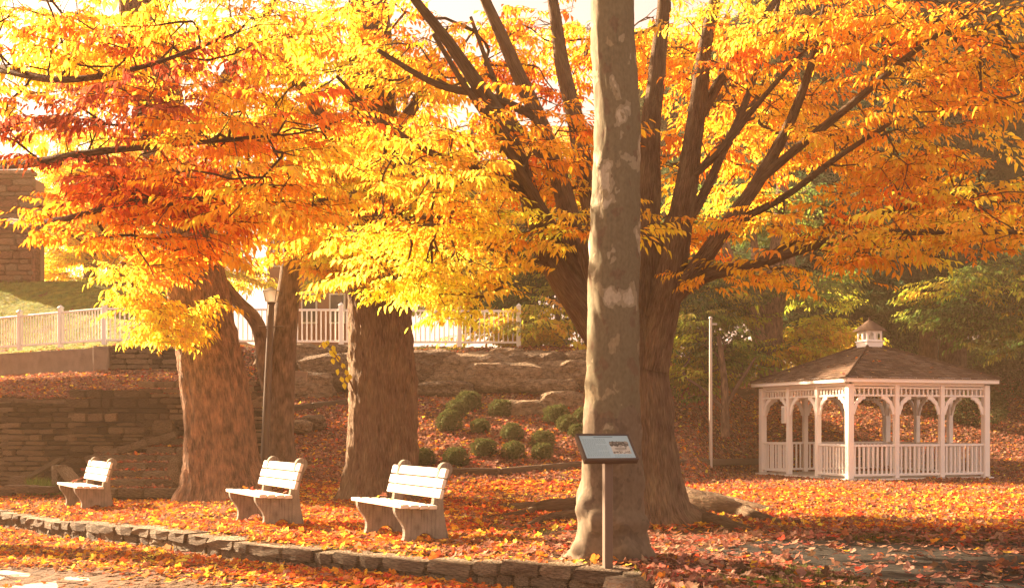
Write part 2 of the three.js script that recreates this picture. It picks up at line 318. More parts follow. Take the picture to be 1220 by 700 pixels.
{ // steps climbing beside the wall
  const st = thing('stone_steps', 'broad leaf strewn stone steps beside the tall retaining wall', 'steps'); reseed(43);
  STEPS.forEach(([p0, p1, D, y], i) => {
    const x0 = (p0 - CX) / F * D, x1 = (p1 - CX) / F * D, n = i < 5 ? 3 : 2; let x = x0;
    for (let k = 0; k < n; k++) {
      const w = (x1 - x0) / n * rr(0.8, 1.2), g = part('step', pick(stoneGeos), M.paleStones[1 + 2 * ((i + k) % 2)], st), ww = k === n - 1 ? x1 - x : w;
      g.scale.set(ww - 0.015, 0.16, 0.6); g.position.set(x + ww / 2, y - 0.08, -D - 0.3); g.rotation.y = rr(-.02, .02); x += ww;
    }
  });
  const slab = (name, px, py, D, w, h, d, ry, rz, mt = pick(M.stones)) => { const m = part(name, pick(stoneGeos), mt, st); m.scale.set(w, h, d); m.position.copy(at(px, py, D)); m.rotation.set(0, ry, rz, 'YXZ'); return m; };
  // planting pocket left of the steps: leaning slab, cheek stones and small blocks
  slab('leaning_slab', 50, 559, 22.7, 0.86, 0.08, 0.22, 0, 0.52, M.paleStones[1]); slab('cheek_stone', 71, 566, 22.3, 0.13, 0.4, 0.4, -0.2, 0.05, M.paleStones[1]); slab('cheek_stone', 83, 567, 22.1, 0.42, 0.09, 0.35, -0.3, -0.75, M.paleStones[0]);
  slab('pocket_stone', 22, 572, 22.6, 0.32, 0.16, 0.3, 0.1, 0, M.stones[1]); slab('pocket_stone', 26, 582, 22.0, 0.62, 0.15, 0.3, 0.04, 0, M.stones[0]); slab('pocket_stone', 52, 583, 21.8, 0.5, 0.13, 0.3, -0.06, 0, M.stones[2]); slab('pocket_stone', 4, 585, 22.1, 0.4, 0.15, 0.4, 0.1, 0, M.stones[0]);
  // ring of kerbstones where the steps end against the trunk
  for (let i = 0; i < 8; i++) { const a = 1.4 + i * 0.36, r = 0.38, c = at(232, 556, 21.15), m = part('curved_kerbstone', stoneGeos[i], M.paleStones[i % 2 ? 1 : 0], st); m.scale.set(0.19, 0.2, 0.13); m.position.set(c.x + Math.cos(a) * r, c.y + Math.sin(a) * 0.27, c.z - Math.sin(a) * 0.16); m.rotation.set(0, 0, a + Math.PI / 2, 'YXZ'); }
  // sloping edge stones from the pocket up to the landing
  for (let i = 0; i < 6; i++) slab('edging_stone', 112 + i * 17.5, 545 - i * 5.2 + (i > 3 ? 1 : 0), 23.45 + i * 0.08, 0.36, 0.14, 0.2, 0.06, 0.29, M.paleStones[i % 2 ? 1 : 3]);
  slab('landing_boulder', 194, 509, 24.1, 0.42, 0.24, 0.3, 0.2, 0.2, M.stones[2]);
}
// upper walls under the fence
const corner = at(124, 410, 33);
{
  const w = thing('upper_stone_wall', 'weathered stone wall carrying the straight run of white fence', 'stone wall'); reseed(47);
  const A = V(corner.x + 0.15, 0, -33.05), B = at(486, 410, 33.05); B.y = 0; A.y = 0;
  courses(w, A, B, () => 2.55, () => 3.44, { hMin: 0.09, hMax: 0.17, wMin: 0.25, wMax: 0.7, depth: 0.35, mats: M.stones });
  part('core', new THREE.BoxGeometry(B.x - A.x, 1.0, 0.3), M.mortar, w, V((A.x + B.x) / 2, 2.9, -33.2));
  const cw = thing('concrete_wall', 'plain concrete wall and end pillar under the fence beside the stone building', 'wall');
  const far = V(-18.5, 0, -fenceD(-18.5)), near = V(corner.x, 0, -33), dd = near.clone().sub(far), LL = dd.length();
  part('wall', moved(bevelBox(LL, 1.4, 0.28, 0.02), 0, 0, 0), M.concreteDull ??= std(rgb(0.62, 0.55, 0.5), 0.9, { map: conTex, bumpMap: conBump, bumpScale: 0.01 }), cw, far.clone().add(near).multiplyScalar(0.5).add(V(0, 2.74, 0)), Math.atan2(-dd.z, dd.x));
  part('pillar', bevelBox(0.42, 1.5, 0.42, 0.03), M.concreteDull, cw, V(corner.x - 0.02, 2.72, -32.9));
}
M.white = std(rgb(0.86, 0.84, 0.80), 0.5);
M.whiteWood = std(rgb(0.85, 0.83, 0.80), 0.55, { bumpMap: conBump, bumpScale: 0.002 });
function fence(label, a, b, panels, endPost) {
  const f = thing('picket_fence', label, 'fence', V(0, 0, 0), 0, undefined), d = b.clone().sub(a), L = d.length(), turn = Math.atan2(-d.z, d.x), step = L / panels;
  const pg = bevelBox(0.13, 1.16, 0.13, 0.015), cg = new THREE.ConeGeometry(0.115, 0.09, 4, 1); cg.rotateY(Math.PI / 4);
  const rail = bevelBox(step - 0.13, 0.06, 0.05, 0.008), bg = bevelBox(0.036, 0.86, 0.03, 0.005), n = Math.round(step / 0.145);
  for (let i = 0; i <= panels; i++) {
    const p = a.clone().addScaledVector(d, i / panels);
    if (i < panels || endPost) { const q = part('post', pg, M.white, f, p.clone().add(V(0, 0.56, 0)), turn); part('post_cap', cg, M.white, q, V(0, 0.625, 0)); }
    if (i === panels) break;
    const m = a.clone().addScaledVector(d, (i + 0.5) / panels);
    for (const y of [0.12, 1.0]) part('rail', rail, M.white, f, m.clone().add(V(0, y, 0)), turn);
    for (let k = 0; k < n; k++) part('baluster', bg, M.white, f, p.clone().addScaledVector(d, ((k + 0.5) / n * (step - 0.2) + 0.1) / L).add(V(0, 0.56, 0)), turn);
  }
}
fence('long straight white baluster fence above the rock ledge', corner.clone(), at(618, 413, 33), 7, true);
{ const e = V(-18.2, corner.y, -fenceD(-18.2)); fence('white baluster fence run on the plain concrete wall', e, corner.clone(), 4, false); }
// lawn above
const grassTex = dataTex(512, 512, (u, v) => { const k = 0.8 + tileN(u, v, 8, 8, 51, 4) + tileN(u, v, 90, 60, 52, 2) * 0.7, w = clamp(0.5 + tileN(u, v, 4, 4, 53, 3) * 2); return S(mix(0.12, 0.2, w) * k, mix(0.19, 0.2, w) * k, 0.04 * k); }, true, [0.4, 0.4]);
M.lawn = std(0xffffff, 0.95, { map: grassTex, bumpMap: soilBump, bumpScale: 0.06 });
struct('lawn', sheet(range(-34, 3, 0.6), range(33.6, 60, 0.6), (x, z) => hgt(x, z) + 0.03, (x, d) => d > fenceD(x) + 0.45), M.lawn, 'sloping green lawn behind the white fence', 'lawn');
// rock ledge
function rock(s, w, h, d) {
  const g = new THREE.IcosahedronGeometry(1, 3), p = g.attributes.position;
  for (let i = 0; i < p.count; i++) {
    let x = p.getX(i), y = p.getY(i), z = p.getZ(i); const q = 1 / Math.pow(Math.pow(Math.abs(x), 4) + Math.pow(Math.abs(y), 4) + Math.pow(Math.abs(z), 4), 0.25) * 0.9;
    const k = q * (1 + 0.34 * fbm(x * 1.6 + s, y * 1.6, z * 1.6, 4) + 0.1 * noise(x * 4, y * 8 + s, z * 4)); p.setXYZ(i, x * k * w / 2, y * k * h / 2, z * k * d / 2);
  }
  g.computeVertexNormals(); return boxUV(g);
}
M.rock = stoneMat(0.95, 0.8, 0.64); M.rockDark = stoneMat(0.6, 0.5, 0.42); M.rock.bumpScale = M.rockDark.bumpScale = 0.12;
{
  const R = [ // px, py, D, w, h, d, label
    [512, 437, 31.6, 2.2, 1.1, 1.6, 'rounded ledge boulder beside the thick trunk'], [560, 445, 31.4, 3.0, 1.3, 1.5, 'broad flat ledge boulder under the fence end posts'], [602, 450, 30.9, 2.6, 1.0, 1.4, 'wide undercut boulder below the last fence panel'],
    [640, 437, 31.8, 1.9, 1.0, 1.5, 'square boulder just past the fence end'], [676, 447, 31.3, 2.2, 0.9, 1.3, 'long low ledge boulder behind the patterned trunk'], [655, 460, 30.4, 1.7, 0.45, 1.0, 'thin slab of rock along the foot of the ledge'],
    [530, 463, 30.4, 1.8, 0.5, 1.0, 'sunken slab of rock above the round shrubs'], [604, 424, 32.3, 1.2, 0.5, 0.9, 'small pale rock beneath the last fence post'], [700, 432, 31.9, 1.7, 0.8, 1.1, 'mossy rock half hidden by the forked tree'],
    [400, 445, 30.8, 2.2, 1.2, 1.4, 'dark boulder between the plaque and the thick trunk'], [362, 462, 30.2, 1.9, 1.0, 1.2, 'dark boulder carrying the plaque'], [345, 425, 32, 2.2, 0.8, 1.1, 'flat rock under the fence behind the lamp'], [420, 425, 32.2, 2.0, 0.8, 1.0, 'flat rock between lamp and thick trunk under the fence'],
    [625, 488, 28.6, 1.3, 0.55, 0.9, 'pointed wedge of rock among the round shrubs'], [668, 478, 29.4, 1.3, 0.6, 0.8, 'rounded rock behind the shrubs by the sycamore'], [372, 503, 27.2, 0.7, 0.4, 0.6, 'small loose rock on the leaf covered bank'], [352, 508, 26.8, 0.9, 0.35, 0.6, 'flat loose rock on the leaf covered bank'],
  ];
  R.forEach(([px, py, D, w, h, d, label], i) => { const m = part('boulder', rock(i * 3.7, w, h, d), i % 3 ? M.rock : M.rockDark, scene, at(px, py, D - 0.45), rr(-0.3, 0.3)); m.scale.multiplyScalar(0.92); tag(m, label, 'boulder', 'rocks of the ledge'); });
}
// timber edgings on the bank
M.timber = std(rgb(0.1, 0.075, 0.055), 0.9, { bumpMap: soilBump, bumpScale: 0.02 });
function edging(label, list) {
  const e = thing('timber_edging', label, 'edging'); const p = list.map(([px, py]) => groundAt(px, py));
  for (let i = 0; i < p.length - 1; i++) { const d = p[i + 1].clone().sub(p[i]), L = d.length(), m = part('timber', bevelBox(L + 0.03, 0.17, 0.15, 0.03), M.timber, e, p[i].clone().add(p[i + 1]).multiplyScalar(0.5).add(V(0, 0.07, 0))); m.rotation.set(0, Math.atan2(-d.z, d.x), Math.asin(d.y / L), 'YZX'); }
}
edging('dark timber edging below the round shrubs', [[500, 566], [548, 567], [596, 567], [644, 563], [700, 558]]);
edging('dark timber edging beside the thin grey pole', [[796, 556], [846, 555], [904, 553]]);
edging('thin timber rail above the round shrubs', [[612, 467], [650, 466], [698, 465]]);
edging('timber edging beneath the plaque', [[338, 492], [372, 488], [412, 483]]);
// plaque on its rock
{ const p = at(355, 453, 29.3), t = thing('plaque', 'weathered bronze plaque fixed to the dark boulder', 'plaque', p, 0.1); const a = part('plate', bevelBox(0.44, 0.48, 0.04, 0.01), std(rgb(0.2, 0.13, 0.085), 0.5, { metalness: 0.4 }), t); a.rotation.x = -0.25; a.rotation.z = -0.06; const b = part('border', mergeGeometries([moved(bevelBox(0.44, 0.025, 0.02, .004), 0, .225, .025), moved(bevelBox(0.44, 0.025, 0.02, .004), 0, -.225, .025), moved(bevelBox(0.025, 0.425, 0.02, .004), .207, 0, .025), moved(bevelBox(0.025, 0.425, 0.02, .004), -.207, 0, .025)]), std(rgb(0.3, 0.2, 0.13), 0.45, { metalness: 0.4 }), a); }
// buildings beyond the fence
{
  const b = thing('stone_building', 'reddish rough stone building at the top of the lawn', 'building'); reseed(53);
  const A = at(-22, 335, 45), B = at(38, 335, 45); const y0 = 6.2, y1 = EYE + (HY - 209) / F * 45; A.y = B.y = 0;
  courses(b, A, B, () => y0, () => y1, { hMin: 0.14, hMax: 0.28, wMin: 0.3, wMax: 0.85, depth: 0.4, mats: M.redStones });
  part('wall', new THREE.BoxGeometry(B.x - A.x - 0.1, y1 - y0 + 0.4, 1.2), std(rgb(0.3, 0.2, 0.17), 0.9), b, V((A.x + B.x) / 2, (y0 + y1) / 2 - 0.25, -45.7));
  part('coping', bevelBox(B.x - A.x + 0.2, 0.16, 0.6, 0.03), M.redStones[3], b, V((A.x + B.x) / 2, y1 + 0.09, -45));
  part('buttress', bevelBox(0.16, 2.6, 0.5, 0.02), M.redStones[2], b, V(B.x + 0.1, y0 + 1.4, -45.1)); const cap = part('porch_roof', bevelBox(0.5, 0.12, 0.8, 0.02), M.redStones[0], b, V(B.x + 0.22, y0 + 2.85, -45.1)); cap.rotation.z = -0.5;
}
{
  const w = thing('pale_block_wall', 'low pale block wall with dark coping on the lawn', 'wall'), A = at(128, 360, 44), B = at(205, 360, 44), y1 = EYE + (HY - 338) / F * 44; A.y = B.y = 0; reseed(59);
  courses(w, A, B, () => 5.0, () => y1, { hMin: 0.16, hMax: 0.2, wMin: 0.35, wMax: 0.5, depth: 0.3, mats: M.paleStones, joint: 0.02 });
  part('coping', bevelBox(B.x - A.x + 0.15, 0.1, 0.45, 0.02), M.rockDark, w, V((A.x + B.x) / 2, y1 + 0.06, -44));
  const h = thing('white_house', 'white rendered gabled house behind the pale block wall', 'house'), x0 = (150 - CX) / F * 54, x1 = (238 - CX) / F * 54;
  const sh = new THREE.Shape([[x0, 4.5], [x1, 4.5], [x1, 9.3], [(x0 + x1) / 2, 11], [x0, 9.3]].map((a) => new THREE.Vector2(...a))); part('wall', new THREE.ExtrudeGeometry(sh, { depth: 6, bevelEnabled: false }), M.white, h, V(0, 0, -60));
  for (const s of [-1, 1]) { const r = part('roof', bevelBox((x1 - x0) / 2 + 0.6, 0.14, 6.8, 0.02), std(rgb(0.2, 0.15, 0.13), 0.9), h, V((x0 + x1) / 2 + s * (x1 - x0) / 4 + s * 0.12, 10.15, -57)); r.rotation.z = -s * Math.atan2(1.7, (x1 - x0) / 2); }
  for (const k of [0.3, 0.7]) { const f = part('window', bevelBox(0.9, 1.3, 0.1, 0.02), M.white, h, V(mix(x0, x1, k), 8.1, -53.98)); part('pane', new THREE.BoxGeometry(0.74, 1.14, 0.04), std(rgb(0.05, 0.06, 0.07), 0.12), f, V(0, 0, 0.05)); }
}
{
  const h = thing('brick_building', 'tall brick building with white windows showing between the trunks', 'building'), x0 = (318 - CX) / F * 58, x1 = (452 - CX) / F * 58, z = -58;
  const brick = std(rgb(0.34, 0.17, 0.12), 0.9); part('wall', new THREE.BoxGeometry(x1 - x0, 8, 8), brick, h, V((x0 + x1) / 2, 8, z - 4));
  const roof = part('roof', bevelBox(x1 - x0 + 0.6, 0.3, 8.6, 0.05), M.white, h, V((x0 + x1) / 2, 12.15, z - 4));
  for (let i = 0; i < 4; i++) for (const y of [7.0, 9.8]) { const f = part('window', bevelBox(0.8, 1.5, 0.12, 0.02), M.white, h, V(mix(x0, x1, (i + 0.5) / 4), y, z + 0.02)); part('pane', new THREE.BoxGeometry(0.64, 1.34, 0.04), std(rgb(0.05, 0.06, 0.07), 0.12), f, V(0, 0, 0.06)); }
}
// ---------------------------------------------------------------- bark and leaves
const barkTex = (r, g, b, z, w = 0.35) => dataTex(512, 512, (u, v) => { const a = tileN(u, v, 30, 13, z, 4), c = tileN(u, v, 7, 8, z + 3, 5), k = 0.88 + a * 0.9 + c * 0.7, q = clamp(0.5 + c * 2.4) * w; return S(r * k * (1 + q), g * k * (1 + q * .7), b * k * (1 + q * .5)); }, true, [1, 0.5]);
const barkBump = dataTex(512, 512, (u, v) => { const a = tileN(u, v, 24, 11, 61, 4), b = tileN(u, v, 60, 34, 62, 2); return 0.5 + Math.abs(a) * 1.1 - 0.1 + b * 0.35; }, false, [1, 0.5]);
M.bark = std(0xffffff, 0.95, { map: barkTex(0.22, 0.145, 0.105, 63, 0.6), bumpMap: barkBump, bumpScale: 0.08 });
const furrowTex = dataTex(512, 512, (u, v) => { const a = tileN(u, v, 60, 13, 66, 3), c = tileN(u, v, 6, 5, 67, 4), k = 0.9 + a * 1.1 + c * 0.5; return S(0.2 * k, 0.14 * k * (1 + c * .15), 0.095 * k); }, true, [1, 0.5]);
const furrowBump = dataTex(512, 512, (u, v) => 0.4 + Math.abs(tileN(u, v, 48, 11, 68, 3)) * 1.5, false, [1, 0.5]);
M.furrow = std(0xffffff, 0.95, { map: furrowTex, bumpMap: furrowBump, bumpScale: 0.045 });
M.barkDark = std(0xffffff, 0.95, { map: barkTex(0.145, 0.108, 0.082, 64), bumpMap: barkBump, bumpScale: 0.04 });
// flaking bark: cream, olive grey and brown plates with sharp outlines
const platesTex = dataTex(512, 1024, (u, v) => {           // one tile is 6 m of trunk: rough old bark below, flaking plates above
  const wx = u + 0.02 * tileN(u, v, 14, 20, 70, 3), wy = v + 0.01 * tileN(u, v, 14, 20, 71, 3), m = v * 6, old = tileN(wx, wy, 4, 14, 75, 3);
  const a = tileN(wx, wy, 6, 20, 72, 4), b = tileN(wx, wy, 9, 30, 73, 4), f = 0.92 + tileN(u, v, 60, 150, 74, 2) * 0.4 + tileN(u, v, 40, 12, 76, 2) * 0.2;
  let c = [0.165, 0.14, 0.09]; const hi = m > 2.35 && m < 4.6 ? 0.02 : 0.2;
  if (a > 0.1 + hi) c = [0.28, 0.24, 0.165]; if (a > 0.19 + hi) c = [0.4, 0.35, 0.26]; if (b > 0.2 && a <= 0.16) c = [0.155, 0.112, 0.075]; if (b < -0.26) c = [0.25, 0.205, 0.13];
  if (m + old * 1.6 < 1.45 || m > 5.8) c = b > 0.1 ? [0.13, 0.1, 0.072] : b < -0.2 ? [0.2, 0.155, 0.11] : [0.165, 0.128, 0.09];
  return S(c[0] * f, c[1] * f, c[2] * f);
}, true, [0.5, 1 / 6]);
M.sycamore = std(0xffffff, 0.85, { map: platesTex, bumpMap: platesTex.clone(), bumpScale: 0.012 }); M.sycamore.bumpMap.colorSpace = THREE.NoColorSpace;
const leafMat = (t = 0.55) => new THREE.MeshPhysicalMaterial({ color: 0xffffff, roughness: 1, specularIntensity: 0.25, transmission: t, thickness: 0, side: THREE.DoubleSide, vertexColors: true });
M.leaf = leafMat(0.66); M.needle = leafMat(0.3); M.dryLeaf = leafMat(0.3); M.blade = leafMat(0.4);
// one leaf blade as triangles: base, widening, pointed tip, folded along the midrib; returns flat arrays
function blade(P, C, base, dir, up, len, wid, col, droop = 0.25) {
  const side = V().crossVectors(dir, up).normalize(), n = V().crossVectors(side, dir).normalize();
  const pt = (t, w, h) => base.clone().addScaledVector(dir, t * len).addScaledVector(side, w * wid).addScaledVector(n, h * len - droop * t * t * len);
  const b = pt(0, 0, 0), m = pt(0.5, 0, -0.03), t = pt(1, 0, 0), l1 = pt(0.32, 0.5, 0.08), r1 = pt(0.32, -0.5, 0.08), l2 = pt(0.68, 0.36, 0.05), r2 = pt(0.68, -0.36, 0.05);
  for (const [a, c, d] of [[b, m, l1], [l1, m, l2], [l2, m, t], [b, r1, m], [r1, r2, m], [r2, t, m]]) for (const q of [a, c, d]) { P.push(q.x, q.y, q.z); C.push(...col); }
}
function fromTris(P, C) { const g = new THREE.BufferGeometry(); g.setAttribute('position', new THREE.Float32BufferAttribute(P, 3)); g.setAttribute('color', new THREE.Float32BufferAttribute(C, 3)); g.computeVertexNormals(); return g; }
// a leafy twig along +x: hanging, pointed leaves left and right
function sprayGeo(s, o = {}) {
  const { n = 16, len = 0.42, leaf = 0.095, width = 0.4, hang = 0.55, arms = 2 } = o; reseed(s); const P = [], C = [];
  const twig = (from, dir, L, k) => {
    const pts = []; for (let i = 0; i <= 4; i++) pts.push(from.clone().addScaledVector(dir, L * i / 4).add(V(0, -0.1 * L * Math.pow(i / 4, 2), 0)));
    for (let i = 0; i < 4; i++) { const q = 0.0022 * (1.2 - i / 4); for (const e of [V(0, q, 0), V(0, 0, q)]) { const a = pts[i].clone().add(e), b = pts[i].clone().sub(e), c = pts[i + 1].clone().add(e), d = pts[i + 1].clone().sub(e); for (const t of [a, b, c, b, d, c]) { P.push(t.x, t.y, t.z); C.push(0.12, 0.1, 0.12); } } }
    for (let i = 0; i < k; i++) {
      const t = (i + 0.7) / k, b = from.clone().addScaledVector(dir, L * t).add(V(0, -0.1 * L * t * t, 0)), sgn = i % 2 ? 1 : -1, sd = V().crossVectors(dir, V(0, 1, 0)).normalize();
      const d = dir.clone().multiplyScalar(0.75 + rr(-.2, .3)).addScaledVector(sd, sgn * rr(0.5, 0.9) * (i === k - 1 ? 0.1 : 1)).add(V(0, -hang * rr(0.5, 1.5), 0)).normalize();
      const c = rr(0.78, 1.12); blade(P, C, b, d, V(rr(-.4, .4), 1, rr(-.4, .4)).normalize(), leaf * rr(0.5, 1.3), leaf * width * rr(0.7, 1.25), [c * rr(.95, 1.03), c * rr(0.78, 1.18), c], rr(-0.1, 0.6));
    }
  };
  const m = Math.round(n * 0.55);
  twig(V(0, 0, 0), V(1, 0, 0), len, m);
  for (let a = 0; a < arms; a++) twig(V(len * (0.2 + 0.22 * a), 0, 0), V(0.78, 0.05, (a % 2 ? 1 : -1) * 0.62).normalize(), len * 0.5, Math.round((n - m) / arms));
  return fromTris(P, C);
}
function needleGeo(s) {
  reseed(s); const P = [], C = [];
  for (let k = 0; k < 7; k++) { const b = V(k * 0.055, rr(-.02, .02), rr(-.09, .09)); for (let i = 0; i < 8; i++) { const d = V(rr(0.1, 1), rr(-.5, .7), rr(-1, 1)).normalize(), c = rr(0.7, 1.2), w = V(rr(-1, 1), rr(-1, 1), rr(-1, 1)).cross(d).normalize().multiplyScalar(0.007), e = b.clone().addScaledVector(d, rr(0.07, 0.11)); for (const q of [b.clone().add(w), b.clone().sub(w), e]) { P.push(q.x, q.y, q.z); C.push(c, c, c); } } }
  return fromTris(P, C);
}
const SPRAY = [sprayGeo(11), sprayGeo(12, { n: 18, hang: 0.8, leaf: 0.105 }), sprayGeo(13, { n: 14, len: 0.36, hang: 0.35 })], NEEDLE = needleGeo(15);
const PAL = {
  orange: [[0.92, 0.42, 0.03], [0.93, 0.5, 0.04], [0.9, 0.33, 0.025], [0.94, 0.56, 0.045]],
  gold: [[0.94, 0.64, 0.06], [0.94, 0.56, 0.05], [0.94, 0.7, 0.07], [0.92, 0.47, 0.035]],
  yellow: [[0.94, 0.76, 0.07], [0.93, 0.7, 0.06], [0.9, 0.78, 0.1]],
  red: [[0.82, 0.24, 0.03], [0.86, 0.3, 0.03], [0.7, 0.17, 0.03], [0.9, 0.38, 0.03]],
  maroon: [[0.46, 0.11, 0.05], [0.58, 0.15, 0.045], [0.7, 0.2, 0.04], [0.4, 0.1, 0.05]],
  lime: [[0.5, 0.5, 0.05], [0.62, 0.56, 0.05], [0.36, 0.4, 0.05], [0.3, 0.34, 0.05]],
  green: [[0.09, 0.17, 0.035], [0.12, 0.21, 0.04], [0.07, 0.13, 0.03], [0.2, 0.28, 0.05]],
  pine: [[0.032, 0.075, 0.032], [0.042, 0.092, 0.036], [0.028, 0.06, 0.028], [0.06, 0.11, 0.04]],
};
// Grows boughs from the limbs to every target, greedily, the nearest first; thickness from what each carries.
function grow(limbs, targets, o = {}) {
  const { step = 0.3, tip = 0.0045, power = 2.4, arc = 0.12, bias = 0.12 } = o, nodes = [];
  for (const l of limbs) { let s = 0; l.pts.forEach((e, i) => { if (i) s += e.p.distanceTo(l.pts[i - 1].p); if (i >= (l.from ?? 0) * l.pts.length) nodes.push({ p: e.p, d: e.p.clone().sub(l.pts[Math.max(0, i - 1)].p).normalize(), len: s * 0.3, up: null, load: 0, r: e.r, main: true }); }); }
  const near = (t) => { let b = 1e9; for (const n of nodes) b = Math.min(b, n.p.distanceToSquared(t)); return b; };
  const order = targets.map((t) => [near(t.p), t]).sort((a, b) => a[0] - b[0]), chains = [];
  for (const [, t] of order) {
    let best = null, bs = 1e9;
    for (const n of nodes) { const dx = t.p.x - n.p.x, dy = t.p.y - n.p.y, dz = t.p.z - n.p.z, q = Math.sqrt(dx * dx + dy * dy + dz * dz); let c = q + bias * n.len; if (c > bs) continue; const cos = (dx * n.d.x + dy * n.d.y + dz * n.d.z) / (q + 1e-6); c += q * 0.5 * (1 - cos) * (n.main ? 0.6 : 1); if (c < bs) { bs = c; best = n; } }
    const q = best.p.distanceTo(t.p), k = Math.max(1, Math.ceil(q / step)), c1 = best.p.clone().addScaledVector(best.d, q * 0.4).add(V(0, arc * q, 0)), chain = [best]; let prev = best;
    for (let i = 1; i <= k; i++) {
      const f = i / k, a = (1 - f) * (1 - f), b = 2 * f * (1 - f), c = f * f, p = V(best.p.x * a + c1.x * b + t.p.x * c, best.p.y * a + c1.y * b + t.p.y * c, best.p.z * a + c1.z * b + t.p.z * c);
      if (i < k) p.add(V(gauss(), gauss(), gauss()).multiplyScalar(0.025));
      const n = { p, d: p.clone().sub(prev.p).normalize(), len: prev.len + p.distanceTo(prev.p), up: prev, load: 0, r: 0 }; nodes.push(n); chain.push(n); prev = n;
    }
    t.dir = prev.d.clone(); chains.push(chain);
    for (let n = prev; n && !n.main; n = n.up) n.load += 1;
  }
  const geos = [];
  for (const ch of chains) {
    const pts = ch.map((n) => ({ p: n.p, r: n.main ? 0 : tip * Math.pow(n.load, 1 / power) * 1.15 })); pts[0].r = Math.min(pts[1].r * 1.05, ch[0].main ? ch[0].r * 0.8 : 1); pts[pts.length - 1].r *= 0.8;
    geos.push(tube(pts, pts[1].r > 0.03 ? 7 : 4, { cap: false }));
  }
  return geos.length ? mergeGeometries(geos) : null;
}
// targets: flat pads of twig ends inside ellipsoid lobes given as [px, py, D, rx, ry, rz (metres), palette, pads]
function padTargets(lobes, per = 9, padR = 0.75, padH = 0.16) {
  const out = [];
  for (const [px, py, D, rx, ry, rz, pal, n, pr = padR] of lobes) {
    const c = at(px, py, D);
    for (let i = 0; i < n; i++) {
      let v; do v = V(rr(-1, 1), rr(-1, 1), rr(-1, 1)); while (v.length() > 1);
      const pc = V(c.x + v.x * rx, c.y + v.y * ry, c.z + v.z * rz), base = pick(PAL[Array.isArray(pal) ? pick(pal) : pal]), sl = V(rr(-.2, .2), 0, rr(-.2, .2));
      for (let k = 0; k < per; k++) { const a = rr(0, 6.283), r = Math.sqrt(rnd()) * pr, p = V(pc.x + Math.cos(a) * r, 0, pc.z + Math.sin(a) * r); p.y = pc.y + gauss() * padH + Math.cos(a) * r * sl.x + Math.sin(a) * r * sl.z - 0.12 * r * r; out.push({ p, col: base, c: pc }); }
    }
  }
  return out;
}
function crownMesh(targets, geo, mat, o = {}) {
  const { per = 5, scale = 1, spread = 0.22, flat = 0.09, vary = 0.22, pitch = [-0.35, 0.2] } = o, n = targets.length * Math.ceil(per);
  const m = new THREE.InstancedMesh(geo, mat, n), M4 = new THREE.Matrix4(), q = new THREE.Quaternion(), e = new THREE.Euler(), c = new THREE.Color(); let i = 0;
  for (const t of targets) for (let k = 0; k < per; k++) {
    if (k + 1 > per && rnd() > per - k) { M4.makeScale(1e-4, 1e-4, 1e-4).setPosition(t.p); m.setMatrixAt(i, M4); m.setColorAt(i++, c); continue; }
    const yaw = Math.atan2(-(t.dir.z), t.dir.x) + gauss() * 1.3, s = scale * rr(0.6, 1.35);
    e.set(rr(-.35, .35), yaw, rr(...pitch), 'YXZ'); q.setFromEuler(e);
    M4.compose(V(t.p.x + gauss() * spread, t.p.y + gauss() * flat, t.p.z + gauss() * spread), q, V(s, s, s)); m.setMatrixAt(i, M4);
    const f = 1 + gauss() * vary; c.setRGB(Math.min(.95, t.col[0] * (1 + gauss() * .08)), t.col[1] * f, t.col[2]); m.setColorAt(i++, c);
  }
  m.castShadow = m.receiveShadow = true; return m;
}
function tree(name, label, o) {
  const { trunk, limbs = [], lobes = [], bark = M.bark, per = 9, padR = 0.75, padH = 0.16, spray = 0, crown = {}, group, sd = 1, growOpt = {}, leafMaterial = M.leaf, sides = 26, from = 0.45, wob = 0, tube: tb = {} } = o;
  reseed(sd * 1013 + 7);
  const t = thing(name, label, 'tree', V(0, 0, 0), 0, group), tp = limbPts(trunk, o.step ?? 0.12, wob);
  part('trunk', tube(tp, sides, tb), bark, t);
  const all = [{ pts: tp, from }];
  for (const l of limbs) { const lp = limbPts(l, 0.22, 0.03); part('limb', tube(lp, 12, { lumps: 0.1, lumpF: 3 }), bark, t); all.push({ pts: lp, from: 0.12 }); }
  const tg = padTargets(lobes, per, padR, padH).filter(({ p }) => !(p.z > -22 && p.z < -16 && p.x > -5.1 && p.x < -3.2 && p.y < 4.15 && p.y > 2.6));   // boughs pruned clear of the lantern
  if (tg.length) {
    const g = grow(all, tg, growOpt); if (g) part('branches', g, bark, t).userData.kind = 'stuff';
    const list = Array.isArray(spray) ? spray : [spray];
    list.forEach((s, k) => { const sub = tg.filter((_, i) => i % list.length === k), m = crownMesh(sub, s === 'needle' ? NEEDLE : SPRAY[s], leafMaterial, crown); m.name = 'crown'; m.userData.kind = 'stuff'; t.add(m); });
  }
  return t;
}
